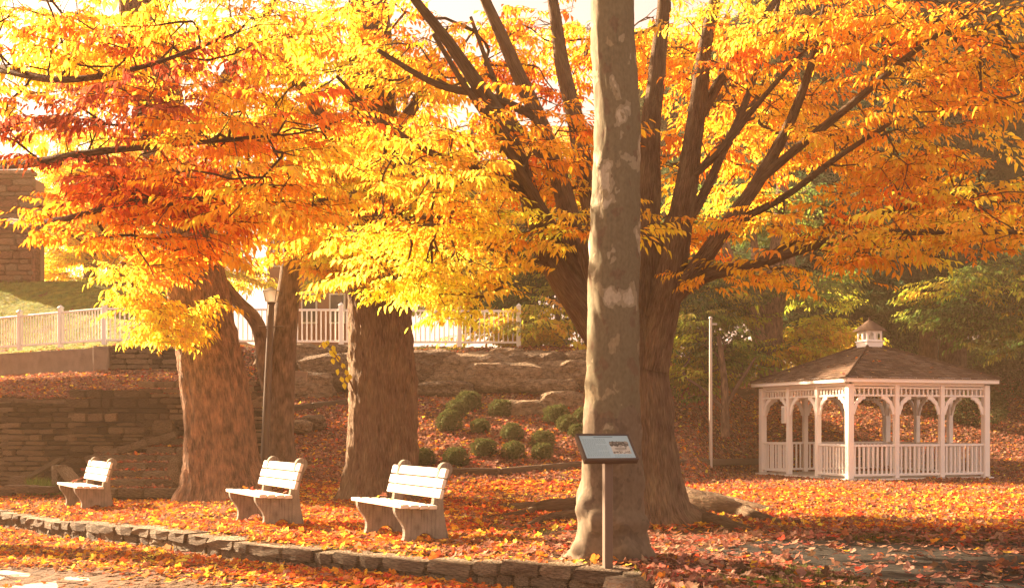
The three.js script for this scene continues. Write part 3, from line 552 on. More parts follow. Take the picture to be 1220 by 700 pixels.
// ---- the forked tree in the middle
tree('forked_tree', 'large forked tree with many dark limbs and glowing orange leaves', {
  sd: 3, trunk: [[774, 624, 15, .44], [772, 585, 15, .4], [770, 530, 15, .375], [768, 480, 15, .36], [766, 430, 15, .31], [766, 380, 15, .24]], bark: M.furrow, sides: 96, step: .05, from: 0.9,
  tube: { flare: 0.9, flareH: 0.24, lobes: 6, phase: 0.6, lumps: 0.2, lumpF: 2.6, ridge: .022 }, spray: [0, 1, 2], per: 9, crown: { per: 1.8 },
  limbs: [
    [[762, 455, 15, .27], [722, 405, 14.9, .24], [682, 350, 14.7, .2], [652, 300, 14.5, .165], [634, 240, 14.3, .13], [600, 150, 14, .1], [548, 70, 13.6, .075], [470, -30, 13, .04]],
    [[722, 400, 14.9, .17], [700, 345, 14.8, .155], [684, 280, 14.7, .135], [664, 205, 14.6, .115], [640, 140, 14.4, .1], [600, 50, 14.1, .08], [560, -40, 13.8, .05]],
    [[752, 430, 15.2, .2], [728, 330, 15.3, .16], [704, 240, 15.4, .135], [682, 130, 15.4, .11], [664, 40, 15.3, .085], [648, -60, 15.2, .05]],
    [[768, 430, 15.1, .24], [770, 330, 15.2, .2], [772, 240, 15.3, .165], [776, 150, 15.4, .13], [786, 50, 15.4, .1], [795, -60, 15.3, .06]],
    [[776, 440, 14.9, .24], [792, 360, 14.8, .2], [806, 290, 14.7, .17], [818, 215, 14.6, .14], [830, 130, 14.5, .11], [842, 50, 14.4, .085], [860, -50, 14.2, .05]],
    [[794, 362, 14.8, .13], [830, 318, 14.6, .115], [868, 268, 14.4, .1], [905, 212, 14.2, .085], [940, 150, 14, .065], [970, 70, 13.7, .045], [990, -20, 13.4, .025]],
    [[902, 217, 14.2, .06], [960, 168, 13.8, .052], [1030, 112, 13.3, .043], [1090, 62, 12.8, .033], [1150, 20, 12.4, .02]],
    [[800, 352, 14.8, .1], [846, 326, 14.5, .085], [896, 317, 14.1, .07], [950, 298, 13.6, .055], [1010, 282, 13, .045], [1100, 276, 12.3, .033], [1240, 277, 11.6, .018]],
    [[896, 317, 14.1, .045], [950, 285, 14, .04], [1010, 262, 13.8, .033], [1090, 246, 13.6, .026], [1190, 228, 13.2, .015]],
    [[826, 150, 14.5, .075], [862, 90, 14.6, .06], [905, 30, 14.7, .045], [950, -40, 14.7, .03]],
    [[634, 240, 14.3, .06], [590, 205, 13.9, .05], [530, 190, 13.5, .04], [460, 150, 13, .03], [400, 90, 12.6, .018]],
    [[640, 140, 14.4, .06], [585, 115, 14, .05], [520, 100, 13.5, .04], [450, 60, 13, .025]],
    [[806, 290, 14.7, .07], [846, 215, 14.9, .058], [884, 130, 15.1, .045], [915, 50, 15.2, .033], [935, -30, 15.2, .02]],
    [[690, 330, 14.7, .08], [654, 262, 14.2, .066], [612, 190, 13.8, .052], [566, 120, 13.4, .04], [515, 40, 13, .024]],
    [[704, 240, 15.4, .07], [722, 150, 15.7, .055], [737, 60, 15.9, .04], [746, -30, 16, .025]],
    [[664, 205, 14.6, .06], [622, 160, 14.9, .048], [588, 95, 15.2, .036], [560, 20, 15.4, .022]],
    [[868, 268, 14.4, .05], [932, 236, 13.9, .042], [1000, 186, 13.5, .033], [1062, 146, 13.1, .022]],
    [[818, 215, 14.6, .05], [862, 176, 14.2, .042], [905, 120, 13.9, .033], [960, 60, 13.6, .02]],
    [[770, 330, 15.2, .07], [800, 255, 15.8, .055], [850, 180, 16.3, .04], [900, 120, 16.6, .025]],
  ],
  lobes: [
    [420, 60, 14.8, 1.0, .6, 1.2, ['gold', 'orange'], 5], [520, 50, 16, 1.1, .6, 1.3, 'orange', 8], [600, 60, 16.6, 1.0, .6, 1.3, ['orange', 'red'], 7], [680, 40, 17.8, 1.0, .6, 1.3, ['orange', 'gold'], 7],
    [470, 150, 14.4, 1.1, .5, 1.2, ['yellow', 'gold'], 5], [560, 150, 13.4, 1, .5, 1.2, 'orange', 8], [480, 230, 13, 1.0, .45, 1.1, ['orange', 'gold'], 7], [580, 225, 15.8, 1.0, .4, 1.1, ['orange', 'gold'], 5], [650, 215, 16.2, .7, .4, 1, 'orange', 6],
    [560, 285, 13.4, .9, .35, 1.0, ['gold', 'yellow'], 6], [650, 265, 13.6, .6, .3, .8, ['yellow', 'gold'], 4], [560, 335, 13.6, .75, .22, .7, 'yellow', 5, .4], [490, 330, 13.4, .5, .22, .6, 'yellow', 4, .35],
    [790, 60, 18.2, 1.0, .6, 1.3, ['orange', 'gold'], 8], [800, 170, 16, .6, .5, 1.2, ['orange', 'gold'], 5], [795, 265, 15.6, .5, .3, .8, 'orange', 3],
    [870, 50, 17.2, 1, .6, 1.3, ['orange', 'gold'], 8], [880, 140, 18, .9, .5, 1.3, ['gold', 'orange'], 8], [860, 220, 18.2, .7, .4, 1.1, ['gold', 'orange'], 4], [960, 60, 14, 1.1, .55, 1.3, ['gold', 'orange'], 9], [960, 150, 16.6, 1, .5, 1.2, ['gold', 'orange'], 9],
    [1050, 40, 13.2, 1.1, .5, 1.2, 'orange', 9], [1050, 120, 13.4, 1, .45, 1.2, ['gold', 'orange'], 9], [1010, 200, 13.9, 1, .35, 1.1, ['gold', 'orange'], 5], [1100, 195, 13.5, .9, .28, 1, ['gold', 'yellow'], 4], [1150, 50, 12.5, 1, .45, 1.1, ['red', 'orange'], 6], [1200, 90, 12.2, .7, .35, 1, 'orange', 4],
    [1180, 235, 13, .8, .2, .9, ['gold', 'orange'], 4], [1050, 250, 13.6, 1, .22, .9, ['gold', 'orange'], 4], [1170, 278, 12, .7, .2, .7, ['gold', 'yellow', 'orange'], 4], [1080, 290, 12.6, .7, .18, .7, ['gold', 'yellow'], 3], [990, 292, 13.2, .6, .16, .6, ['gold', 'orange'], 2], [925, 310, 13.8, .5, .16, .5, 'orange', 2], [900, 265, 14.2, .6, .22, .7, 'orange', 2],
  ],
});
// ---- patterned trunk in front
tree('sycamore_tree', 'straight sycamore with patchy flaking cream and brown bark behind the sign', {
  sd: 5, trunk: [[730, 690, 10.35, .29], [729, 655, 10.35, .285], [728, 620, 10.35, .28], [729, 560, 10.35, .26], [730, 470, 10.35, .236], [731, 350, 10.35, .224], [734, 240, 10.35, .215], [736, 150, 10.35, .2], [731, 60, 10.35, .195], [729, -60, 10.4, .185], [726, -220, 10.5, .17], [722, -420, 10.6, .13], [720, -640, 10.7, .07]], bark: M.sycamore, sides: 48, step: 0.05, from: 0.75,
  tube: { flare: 0.85, flareH: 0.26, lobes: 6, phase: 2.2, lumps: 0.07, lumpF: 2.4, burl: 0.95, ridge: .016 }, spray: [0], per: 6, crown: { per: 3, scale: 1.4 },
  limbs: [[[728, -120, 10.4, .08], [790, -260, 11, .06], [880, -380, 11.6, .03]], [[726, -180, 10.5, .08], [650, -330, 10, .05], [560, -450, 9.6, .03]]],
  lobes: [[760, -480, 11, 1.6, 1, 1.6, ['lime', 'yellow'], 14], [620, -480, 10, 1.4, .8, 1.4, ['lime', 'yellow'], 9]],
});
// ---- two thick old trunks by the benches
tree('old_leaning_tree', 'thick leaning old tree with pinkish brown bark beside the steps', {
  sd: 7, trunk: [[268, 600, 20.6, .72], [266, 575, 20.6, .64], [262, 520, 20.6, .6], [252, 440, 20.6, .57], [234, 340, 20.6, .52], [214, 250, 20.6, .47], [194, 150, 20.6, .42], [172, 40, 20.6, .37], [150, -60, 20.6, .3], [130, -180, 20.6, .18]], bark: M.bark, sides: 110, step: .06,
  tube: { flare: 0.55, flareH: 0.32, lobes: 5, phase: 1.1, lumps: 0.1, lumpF: 1.6, ridge: .034 }, spray: [1, 0], per: 8, crown: { per: 1.7, scale: 1.2 },
  limbs: [[[205, 205, 20.6, .16], [245, 130, 20.4, .13], [290, 60, 20, .1], [340, -20, 19.6, .05]], [[228, 312, 20.6, .1], [196, 300, 20.0, .085], [160, 302, 19.4, .06], [135, 325, 18.9, .035]], [[190, 130, 20.6, .14], [120, 90, 20.2, .1], [50, 60, 19.8, .05]], [[214, 250, 20.6, .1], [262, 215, 20, .08], [310, 200, 19.4, .05], [350, 195, 19, .03]]],
  lobes: [[300, 40, 20, 1.4, .8, 1.6, ['gold', 'yellow', 'orange'], 9], [260, 130, 20, 1.2, .6, 1.3, ['gold', 'yellow', 'orange'], 8], [330, 130, 19.6, 1.2, .6, 1.3, ['gold', 'yellow'], 8], [110, 50, 20.4, 1.2, .5, 1.4, ['gold', 'yellow'], 5], [325, 190, 19.2, 1, .4, 1, ['gold', 'yellow', 'orange'], 7], [245, 250, 19.4, .7, .3, .9, ['gold', 'yellow'], 5], [40, 20, 20, 1.0, .5, 1.4, ['yellow', 'gold'], 3],
    [172, 356, 19.0, .2, .22, .3, 'yellow', 4, .2], [198, 384, 19.0, .2, .26, .3, 'yellow', 5, .18], [245, 378, 19.4, .1, .28, .15, 'yellow', 3, .14], [160, 318, 19, .5, .25, .5, ['gold', 'yellow', 'orange'], 4, .35]],
});
tree('old_upright_tree', 'thick upright old tree with grey brown bark behind the white slatted bench', {
  sd: 9, trunk: [[455, 612, 19.5, .66], [455, 585, 19.5, .6], [456, 530, 19.5, .575], [455, 450, 19.5, .555], [452, 350, 19.5, .5], [448, 270, 19.5, .46], [445, 150, 19.5, .4], [440, 20, 19.5, .33], [434, -100, 19.5, .22]], bark: M.furrow, sides: 110, step: .06,
  tube: { flare: 0.6, flareH: 0.35, lobes: 5, phase: 3.9, lumps: 0.08, lumpF: 1.7, ridge: .04 }, spray: [0, 1], per: 8, crown: { per: 1.7, scale: 1.2 },
  limbs: [[[447, 235, 19.5, .15], [400, 165, 19.2, .12], [350, 90, 18.8, .08], [300, 20, 18.4, .04]], [[446, 200, 19.5, .14], [490, 130, 19.7, .1], [540, 60, 19.9, .05]], [[449, 285, 19.5, .09], [490, 262, 19, .07], [540, 270, 18.5, .045], [590, 300, 18, .02]], [[448, 265, 19.5, .09], [405, 240, 19, .07], [365, 245, 18.5, .045], [330, 270, 18, .025]]],
  lobes: [[400, 70, 19, 1.3, .7, 1.5, ['gold', 'yellow', 'orange'], 9], [350, 60, 18.6, 1.1, .6, 1.3, ['gold', 'yellow', 'orange'], 7], [400, 165, 19, 1.1, .5, 1.3, ['orange', 'gold'], 8], [440, 230, 18.4, 1.0, .4, 1.0, ['gold', 'yellow'], 8], [375, 245, 18.4, .8, .35, 1, ['gold', 'yellow'], 6], [510, 275, 18.6, .9, .35, .9, ['yellow', 'gold'], 6], [500, 90, 19.6, 1.2, .6, 1.3, ['gold', 'yellow', 'orange'], 8], [425, 305, 18.2, .4, .2, .5, 'yellow', 3, .4], [396, 312, 18.2, .25, .2, .4, ['yellow', 'gold'], 3, .3]],
});
// ---- the tree whose red boughs reach in from outside the frame
tree('red_boughed_tree', 'tree near the kerb with long layered dark red boughs', {
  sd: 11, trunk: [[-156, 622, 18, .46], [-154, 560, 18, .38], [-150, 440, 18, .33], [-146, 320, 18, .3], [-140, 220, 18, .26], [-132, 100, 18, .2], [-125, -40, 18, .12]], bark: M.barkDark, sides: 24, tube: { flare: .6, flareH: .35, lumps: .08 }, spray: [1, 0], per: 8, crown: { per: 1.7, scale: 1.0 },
  limbs: [[[-146, 320, 18, 0.0868], [-110, 240, 15.44, 0.0744], [-50, 205, 15.19, 0.0589], [30, 195, 12.68, 0.0465], [120, 180, 11.85, 0.0341], [230, 170, 11.21, 0.0248], [330, 160, 10.84, 0.0124]], [[-144, 290, 18, 0.0744], [-100, 260, 15.07, 0.062], [-20, 262, 14.94, 0.0465], [70, 262, 12.13, 0.0341], [160, 240, 11.58, 0.0236], [250, 235, 11.21, 0.0124]], [[-140, 230, 18, 0.0868], [-110, 120, 15.62, 0.0744], [-60, 70, 15.19, 0.0589], [0, 82, 12.86, 0.0465], [80, 95, 11.94, 0.0341], [175, 78, 11.39, 0.0236], [280, 40, 11.03, 0.0124]], [[-136, 150, 18, 0.0744], [-110, 40, 15.81, 0.0558], [-40, -10, 15.19, 0.0372], [60, 0, 12.86, 0.0217]]],
  lobes: [[30, 130, 12.31, .8, .3, .9, ['gold', 'red', 'yellow'], 4], [110, 150, 11.76, .8, .22, .9, ['maroon', 'red'], 5], [190, 150, 11.39, .8, .22, .9, ['maroon', 'red', 'orange'], 5], [290, 155, 11.03, .7, .25, .8, ['red', 'orange'], 4], [340, 190, 10.94, .5, .22, .7, ['orange', 'gold'], 3], [95, 205, 12.31, .7, .22, .8, ['red', 'maroon'], 4], [130, 225, 11.85, .8, .2, .8, ['maroon', 'red'], 5], [215, 215, 11.48, .7, .22, .8, ['maroon', 'red', 'orange'], 5], [280, 230, 11.3, .6, .25, .7, ['orange', 'gold'], 4], [125, 268, 12.04, .6, .18, .7, ['red', 'orange'], 3], [180, 265, 11.76, .6, .2, .7, ['orange', 'red'], 3], [235, 275, 11.58, .4, .2, .5, ['orange', 'gold'], 2],
    [20, 60, 12.49, .8, .35, 1, ['gold', 'yellow'], 4], [100, 60, 11.85, .8, .3, 1, ['gold', 'orange'], 4], [60, 10, 12.49, .9, .3, 1, ['orange', 'gold', 'red'], 4], [250, 50, 11.21, .7, .25, .8, ['red', 'maroon', 'orange'], 4], [180, 20, 11.76, .8, .25, .9, ['gold', 'orange'], 3], [-60, 120, 15.19, 1, .5, 1, ['red', 'orange'], 4], [-100, 40, 15.81, 1.4, .8, 1.4, ['orange', 'gold'], 6]],
});
// ---- slim twin stemmed tree by the lamp
tree('slim_forked_tree', 'slim twin stemmed tree standing right behind the lamp post', {
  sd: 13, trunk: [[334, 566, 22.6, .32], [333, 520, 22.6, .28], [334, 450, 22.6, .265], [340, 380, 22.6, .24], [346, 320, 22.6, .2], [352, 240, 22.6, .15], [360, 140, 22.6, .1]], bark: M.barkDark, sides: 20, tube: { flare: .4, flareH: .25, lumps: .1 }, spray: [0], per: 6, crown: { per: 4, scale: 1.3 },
  limbs: [[[330, 490, 22.6, .17], [316, 440, 22.4, .155], [311, 405, 22.3, .15], [302, 380, 22.2, .14], [284, 360, 22, .12], [262, 330, 21.8, .09]], [[345, 330, 22.6, .12], [362, 300, 22.4, .1], [385, 275, 22.2, .07]]],
  lobes: [[370, 230, 22.4, 1, .6, 1, ['yellow', 'gold'], 8], [300, 240, 22, .9, .35, .9, ['yellow', 'gold'], 5], [395, 285, 21.6, .6, .35, .8, ['yellow', 'gold'], 5], [368, 345, 21.8, .25, .25, .3, 'yellow', 3, .25]],
});
// ---- trees beyond the fence and on the hill
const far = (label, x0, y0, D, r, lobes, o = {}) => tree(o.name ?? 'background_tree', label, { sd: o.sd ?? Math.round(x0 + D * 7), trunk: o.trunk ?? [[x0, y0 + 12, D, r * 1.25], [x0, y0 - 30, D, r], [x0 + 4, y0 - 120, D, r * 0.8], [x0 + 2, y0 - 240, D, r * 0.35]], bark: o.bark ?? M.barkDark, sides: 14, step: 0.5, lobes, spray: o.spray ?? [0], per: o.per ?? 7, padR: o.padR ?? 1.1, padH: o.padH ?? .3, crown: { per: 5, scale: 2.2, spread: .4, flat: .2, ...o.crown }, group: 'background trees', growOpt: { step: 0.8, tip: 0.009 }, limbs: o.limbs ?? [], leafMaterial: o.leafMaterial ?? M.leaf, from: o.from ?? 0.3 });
far('bright yellow tree beside the reddish stone building', 108, 342, 49, .28, [[90, 270, 49, 1.6, 1.5, 1.4, 'yellow', 14], [145, 250, 49, 2, 1.5, 2, 'yellow', 13], [70, 200, 50, 2, 1.6, 1.6, ['yellow', 'gold'], 9], [110, 310, 49, 1.6, .8, 1.4, 'yellow', 9], [150, 190, 49, 2.2, 1.4, 2, 'yellow', 9]]);
far('yellow tree behind the pale block wall', 250, 350, 46, .28, [[250, 300, 46, 2, 1.4, 2, 'yellow', 10], [300, 250, 46, 2.2, 1.6, 2, ['yellow', 'lime'], 12], [230, 220, 46, 2.2, 1.5, 2, ['yellow', 'gold'], 10], [290, 160, 46, 2, 1.6, 2, 'yellow', 8]]);
far('yellow tree in front of the brick building', 420, 372, 41, .2, [[400, 300, 41, 1.6, 1, 1.6, ['yellow', 'lime'], 9], [440, 250, 41, 2, 1.5, 2, ['yellow', 'gold'], 10], [370, 230, 42, 2, 1.4, 2, 'yellow', 8]]);
far('yellow green tree behind the end of the long fence', 560, 385, 39, .2, [[545, 340, 39, 1.8, 1, 1.6, ['lime', 'yellow'], 14], [600, 320, 39, 1.6, 1, 1.6, ['lime', 'yellow'], 13], [520, 280, 40, 2, 1.3, 2, ['yellow', 'lime'], 12], [600, 260, 40, 2, 1.2, 2, ['yellow', 'lime'], 12], [500, 200, 40, 2, 1.4, 2, ['yellow', 'gold'], 9]]);
far('yellow green tree on the hill behind the forked tree', 664, 425, 35, .1, [[660, 330, 35, 1.3, 1, 1.3, ['lime', 'green'], 11], [690, 280, 36, 1.5, 1, 1.4, ['lime', 'green'], 9], [640, 380, 34.5, 1, .5, 1, ['lime', 'yellow'], 7], [640, 230, 37, 1.6, 1.2, 1.6, ['lime', 'yellow'], 9]], { trunk: [[664, 432, 34, .11], [664, 390, 34, .09], [666, 330, 34, .07], [668, 270, 34, .04]] });
far('hazy yellow tree far behind the long fence', 480, 350, 60, .3, [[470, 270, 60, 4, 2.5, 3, ['yellow', 'lime'], 16], [560, 250, 62, 4, 2.5, 3, ['yellow', 'lime'], 16], [640, 280, 62, 3.5, 2, 3, 'lime', 14], [560, 180, 62, 4, 2.5, 3, ['yellow', 'gold'], 12], [700, 200, 62, 4, 3, 3, ['lime', 'gold'], 14]], { crown: { per: 5, scale: 3, spread: .6, flat: .4 } });
far('many stemmed tree with yellow green leaves behind the gazebo', 920, 445, 34, .3, [[850, 360, 33, 1.5, .7, 1.5, ['lime', 'green'], 12], [868, 420, 34, .9, .35, .8, ['lime', 'green'], 6, .7], [970, 400, 34.5, 1.2, .35, 1, ['lime', 'yellow'], 8, .8], [955, 418, 34, .8, .25, .8, ['lime', 'yellow'], 5, .7], [830, 310, 34, 1.4, .8, 1.4, ['green', 'lime'], 9], [950, 340, 35, 1.4, .5, 1.5, ['green', 'lime'], 4], [880, 250, 35, 1.6, .8, 2, 'green', 5], [990, 250, 35, 1.6, .8, 2, 'green', 4]],
  { trunk: [[918, 470, 34, .42], [918, 440, 34, .36], [920, 400, 34, .32], [922, 340, 34, .27], [930, 260, 34, .2], [935, 160, 34, .12]], bark: M.bark, limbs: [[[912, 425, 34, .22], [893, 370, 33.8, .19], [876, 330, 33.6, .16], [862, 280, 33.4, .1]], [[924, 375, 34, .18], [938, 330, 34.2, .15], [948, 270, 34.4, .1]], [[914, 380, 34, .16], [903, 330, 34.2, .13], [895, 250, 34.4, .09]]], crown: { scale: 1.8 } });
far('small bare stemmed understory tree beside the thin pole', 866, 500, 30, .1, [[838, 400, 30.5, .8, .5, .8, ['green', 'lime'], 8, .6], [862, 428, 30.5, .5, .3, .6, ['green', 'lime'], 5, .5], [820, 440, 30.5, .6, .3, .8, ['green', 'lime'], 5, .6]],
  { trunk: [[864, 520, 29.5, .12], [864, 480, 29.5, .1], [862, 440, 29.5, .08], [856, 400, 29.5, .05]], limbs: [[[864, 485, 29.5, .06], [885, 450, 29.5, .05], [900, 425, 29.5, .03]], [[864, 490, 29.5, .06], [840, 465, 29.5, .045], [818, 450, 29.5, .03]]], crown: { scale: 1.5, per: 4 } });
// a broad tree added outside the frame to shade the bank and the tall wall
far('unseen broad golden tree added to shade the bank and tall wall', -190, 330, 35, .4, [[-190, 250, 35, 2.6, 1.4, 2.6, 'gold', 26], [-250, 300, 35, 2.2, 1.4, 2.4, 'gold', 16], [-140, 290, 34, 1.8, 1.1, 2, 'gold', 16], [-180, 190, 36, 2.4, 1.2, 2.4, 'gold', 18]], { padR: 1.1 });
const pine = (label, px, py, D, r, top, spread, skip = [], sd = 1) => {
  reseed(sd * 31); const lobes = [];
  for (let y = py - 60; y > top; y -= rr(26, 40)) { const k = clamp((y - top) / (py - top)), w = spread * (0.35 + 0.65 * k); for (let i = 0; i < 3; i++) { const x = px + rr(-1, 1) * w * F / D * 0.7; if (skip.some(([a, b, c, d]) => x > a && x < b && y > c && y < d)) continue; lobes.push([x, y, D + rr(-1, 1) * w * .6, w * 0.5, .25, w * 0.5, 'pine', 5]); } }
  return far(label, px, py, D, r, lobes, { name: 'pine_tree', trunk: [[px, py + 14, D, r * 1.15], [px + 1, py - 60, D, r], [px - 1, mix(py, top, .5), D, r * .75], [px, top, D, r * .3]], spray: ['needle'], leafMaterial: M.needle, crown: { per: 14, scale: 3.0, spread: .55, flat: .16, vary: .15, pitch: [-.2, .3] }, per: 8, padR: 1.0, padH: .14, from: 0.25, sd });
};
const gap = [[1150, 1222, 385, 440]];
pine('dark pine with a straight trunk behind the gazebo cupola', 994, 430, 40, .3, -20, 3.2, gap, 21);
pine('pine with a reddish trunk rising behind the gazebo roof', 1106, 425, 37, .26, -30, 3.0, gap, 22);
pine('pine with a thick black trunk beside the pale post', 1135, 432, 41, .42, -10, 3.4, gap, 23);
pine('dark pine beyond the leafy green tree at the hill end', 1240, 430, 44, .35, 20, 3.4, gap, 24);
pine('slender dark pine behind the many stemmed tree', 905, 420, 45, .28, 40, 3.2, [], 25);
pine('distant blue green pine beyond the pale post', 1172, 430, 62, .25, 250, 2.4, [], 26);
pine('distant pine seen past the gazebo cupola', 1075, 428, 66, .25, 230, 3, [], 28);
pine('distant pine at the far end of the hill', 1215, 430, 70, .25, 260, 3, [], 29);
far('dense dark green understory tree behind the gazebo roof', 1060, 432, 52, .2, [[1050, 400, 52, 1.8, .8, 1.5, 'green', 14], [1100, 410, 52, 1.6, .6, 1.5, ['green', 'pine'], 12], [1010, 405, 52, 1.4, .7, 1.5, 'green', 10]], { crown: { scale: 2 } });
far('dense dark green understory tree beyond the pale post', 1180, 436, 54, .2, [[1160, 425, 54, 1.4, .4, 1.5, ['green', 'pine'], 9], [1205, 420, 54, 1.6, .5, 1.5, 'green', 11], [1240, 400, 54, 1.6, .8, 1.5, 'green', 10]], { crown: { scale: 2 } });
pine('dark pine far behind the forked tree', 800, 425, 50, .3, 60, 3.4, [], 27);
far('leafy green tree overhanging the gazebo corner away from the pole', 1290, 450, 34, .3, [[1160, 365, 33, 1.2, .45, 1.2, ['lime', 'green'], 6], [1195, 335, 33, 1.3, .5, 1.2, ['lime', 'green'], 6], [1140, 335, 33, 1.0, .35, 1, ['lime', 'green'], 4], [1210, 390, 33.5, .8, .35, .8, ['green', 'lime'], 4], [1260, 330, 33, 1.5, 1, 1.5, ['lime', 'green'], 8]], { limbs: [[[1290, 380, 34, .15], [1240, 360, 33.6, .1], [1180, 352, 33.2, .06], [1120, 345, 33, .03]]], crown: { scale: 1.7 } });
// pale post among the pines
{ const b = groundAt(1117, 446), t = thing('pale_post', 'pale blue grey post standing among the pines', 'post', b); const h = at(0, 388, -b.z).y - b.y; part('shaft', moved(bevelBox(0.2, h, 0.2, 0.02), 0, h / 2, 0), std(rgb(0.55, 0.6, 0.62), 0.6), t); part('cap', moved(bevelBox(0.26, 0.06, 0.26, 0.015), 0, h + 0.03, 0), std(rgb(0.5, 0.55, 0.58), 0.6), t); }
// roots of the forked tree creeping over the terrace
{
  const t = scene.getObjectByName('forked_tree'); reseed(91);
  const root = (list) => { const pts = limbPts(list.map(([px, py, r, up = 0.02]) => { const g = groundAt(px, py); return { p: g.add(V(0, up, 0)), r }; }), 0.1, 0.03); part('root', tube(pts, 10, { lumps: .25, lumpF: 4 }), M.furrow, t); };
  root([[800, 606, .3, .1], [838, 611, .21, .09], [872, 615, .15, .07], [905, 621, .09, .04], [940, 628, .04, .0]]); root([[796, 614, .24, .08], [828, 622, .14, .06], [865, 629, .09, .04], [900, 634, .04, 0]]); root([[764, 606, .26, .1], [700, 610, .17, .09], [650, 612, .13, .07], [615, 609, .09, .04], [585, 604, .05, 0]]);
  root([[768, 614, .2, .08], [700, 621, .12, .06], [660, 622, .09, .05], [625, 628, .04, 0]]); root([[800, 600, .22, .1], [850, 602, .14, .07], [890, 607, .09, .05], [930, 611, .04, 0]]); root([[640, 612, .08, .05], [612, 618, .06, .04], [580, 617, .03, 0]]);
}
// small sprig growing from the upright trunk: every leaf can be picked out
{
  const t = scene.getObjectByName('old_upright_tree'); reseed(95);
  const pts = limbPts([[424, 470, 18.95, .018], [415, 450, 18.88, .014], [406, 432, 18.85, .011], [388, 408, 18.8, .006]], 0.05); part('sprig', tube(pts, 5, { cap: false }), M.bark, t);
  const mat = leafMat(0.55); mat.color.copy(rgb(0.8, 0.72, 0.05));
  for (const [px, py] of [[385, 410], [391, 409], [396, 415], [392, 421], [399, 421], [402, 427], [396, 430], [407, 436], [403, 443], [411, 444], [406, 452], [413, 452], [417, 449], [410, 459]]) { const P = [], C = []; blade(P, C, V(0, 0, 0), V(rr(-.5, .5), -0.7, rr(-.4, .4)).normalize(), V(rr(-.3, .3), .3, 1).normalize(), .13, .075, [1, 1, 1]); part('leaf', fromTris(P, C), mat, t, at(px, py - 4, 18.85 + rr(-.08, .08))); }
}
// ---------------------------------------------------------------- benches
const benchWood = dataTex(512, 128, (u, v) => { const g = tileN(u, v, 3, 40, 81, 4), w = tileN(u, v, 9, 12, 82, 4), chip = w > 0.3 ? 0.72 : 1, k = 0.95 + g * 0.18; return S(0.70 * k * chip, 0.665 * k * chip, 0.6 * k * chip); }, true, [0.7, 4]);
M.slat = std(0xffffff, 0.6, { map: benchWood });
const castTex = dataTex(512, 512, (u, v) => { const a = tileN(u, v, 6, 4, 84, 4), drip = Math.max(0, tileN(u, v, 24, 2, 85, 2)), f = tileN(u, v, 90, 90, 86, 2), k = 0.9 + a * 0.5 + f * 0.3 - drip * 1.1; return S(0.27 * k, 0.24 * k, 0.205 * k); }, true, [1.6, 1.6]);
M.cast = std(0xffffff, 0.9, { map: castTex, bumpMap: conBump, bumpScale: 0.008 });
M.bolt = std(rgb(0.16, 0.14, 0.12), 0.45, { metalness: 0.8 });
const benchSide = (() => {
  const s = new THREE.Shape(); s.moveTo(0.0, 0.40); s.bezierCurveTo(-0.01, 0.30, 0.13, 0.24, 0.115, 0.12); s.bezierCurveTo(0.11, 0.06, 0.085, 0.03, 0.08, -0.06); s.lineTo(0.215, -0.06); s.lineTo(0.215, 0); s.absarc(0.34, 0.0, 0.125, Math.PI, 0, true); s.lineTo(0.465, -0.06); s.lineTo(0.64, -0.06);
  s.bezierCurveTo(0.60, 0.14, 0.545, 0.3, 0.552, 0.48); s.bezierCurveTo(0.56, 0.6, 0.60, 0.68, 0.645, 0.755); s.absarc(0.592, 0.80, 0.07, -0.55, Math.PI * 1.02, false); s.bezierCurveTo(0.505, 0.70, 0.465, 0.58, 0.455, 0.47); s.bezierCurveTo(0.45, 0.41, 0.42, 0.39, 0.36, 0.385); s.lineTo(0.05, 0.40);
  const g = new THREE.ExtrudeGeometry(s, { depth: 0.065, bevelEnabled: true, bevelSize: 0.008, bevelThickness: 0.008, bevelSegments: 2, curveSegments: 14 }); g.translate(-0.34, 0, -0.0325); return g;
})();
const slatBack = bevelBox(1.5, 0.099, 0.042, 0.007), slatSeat = bevelBox(1.5, 0.042, 0.098, 0.007), boltGeo = new THREE.CylinderGeometry(0.011, 0.011, 0.008, 10);
function bench(label, x, D, turn) {          // local: x along the slats, z towards the sitter's knees
  const b = thing('park_bench', label, 'bench', onGround(x, D), turn, 'park benches along the terrace wall'); reseed(Math.round(D * 100));
  for (const s of [-1, 1]) { const m = part('support', benchSide, M.cast, b, V(s * 0.56, 0, 0)); m.rotation.y = Math.PI / 2; }   // profile x -> -z
  [[0.545, 0.487], [0.655, 0.515], [0.765, 0.55]].forEach(([y, d]) => { const m = part('back_slat', slatBack, M.slat, b, V(rr(-.008, .008), y, -(d - 0.34) + 0.018)); m.rotation.x = -0.28; for (const s of [-1, 1]) for (const k of [-0.02, 0.02]) { const q = part('bolt', boltGeo, M.bolt, m, V(s * 0.56 + k * 0.0, k, 0.023)); q.rotation.x = Math.PI / 2; } });
  [0.045, 0.155, 0.265, 0.37].forEach((d, i) => { const m = part('seat_slat', slatSeat, M.slat, b, V(rr(-.008, .008), 0.424 - i * 0.006, 0.34 - d)); for (const s of [-1, 1]) part('bolt', boltGeo, M.bolt, m, V(s * 0.56, 0.023, 0)); });
}
bench('white slatted concrete bench in front of the thick upright tree', -1.22, 13.2, -1.08);
bench('white slatted concrete bench in front of the thick leaning tree', -3.16, 15.2, -1.06);
bench('white slatted concrete bench beside the steps and tall stone wall', -7.15, 19.8, -1.0);
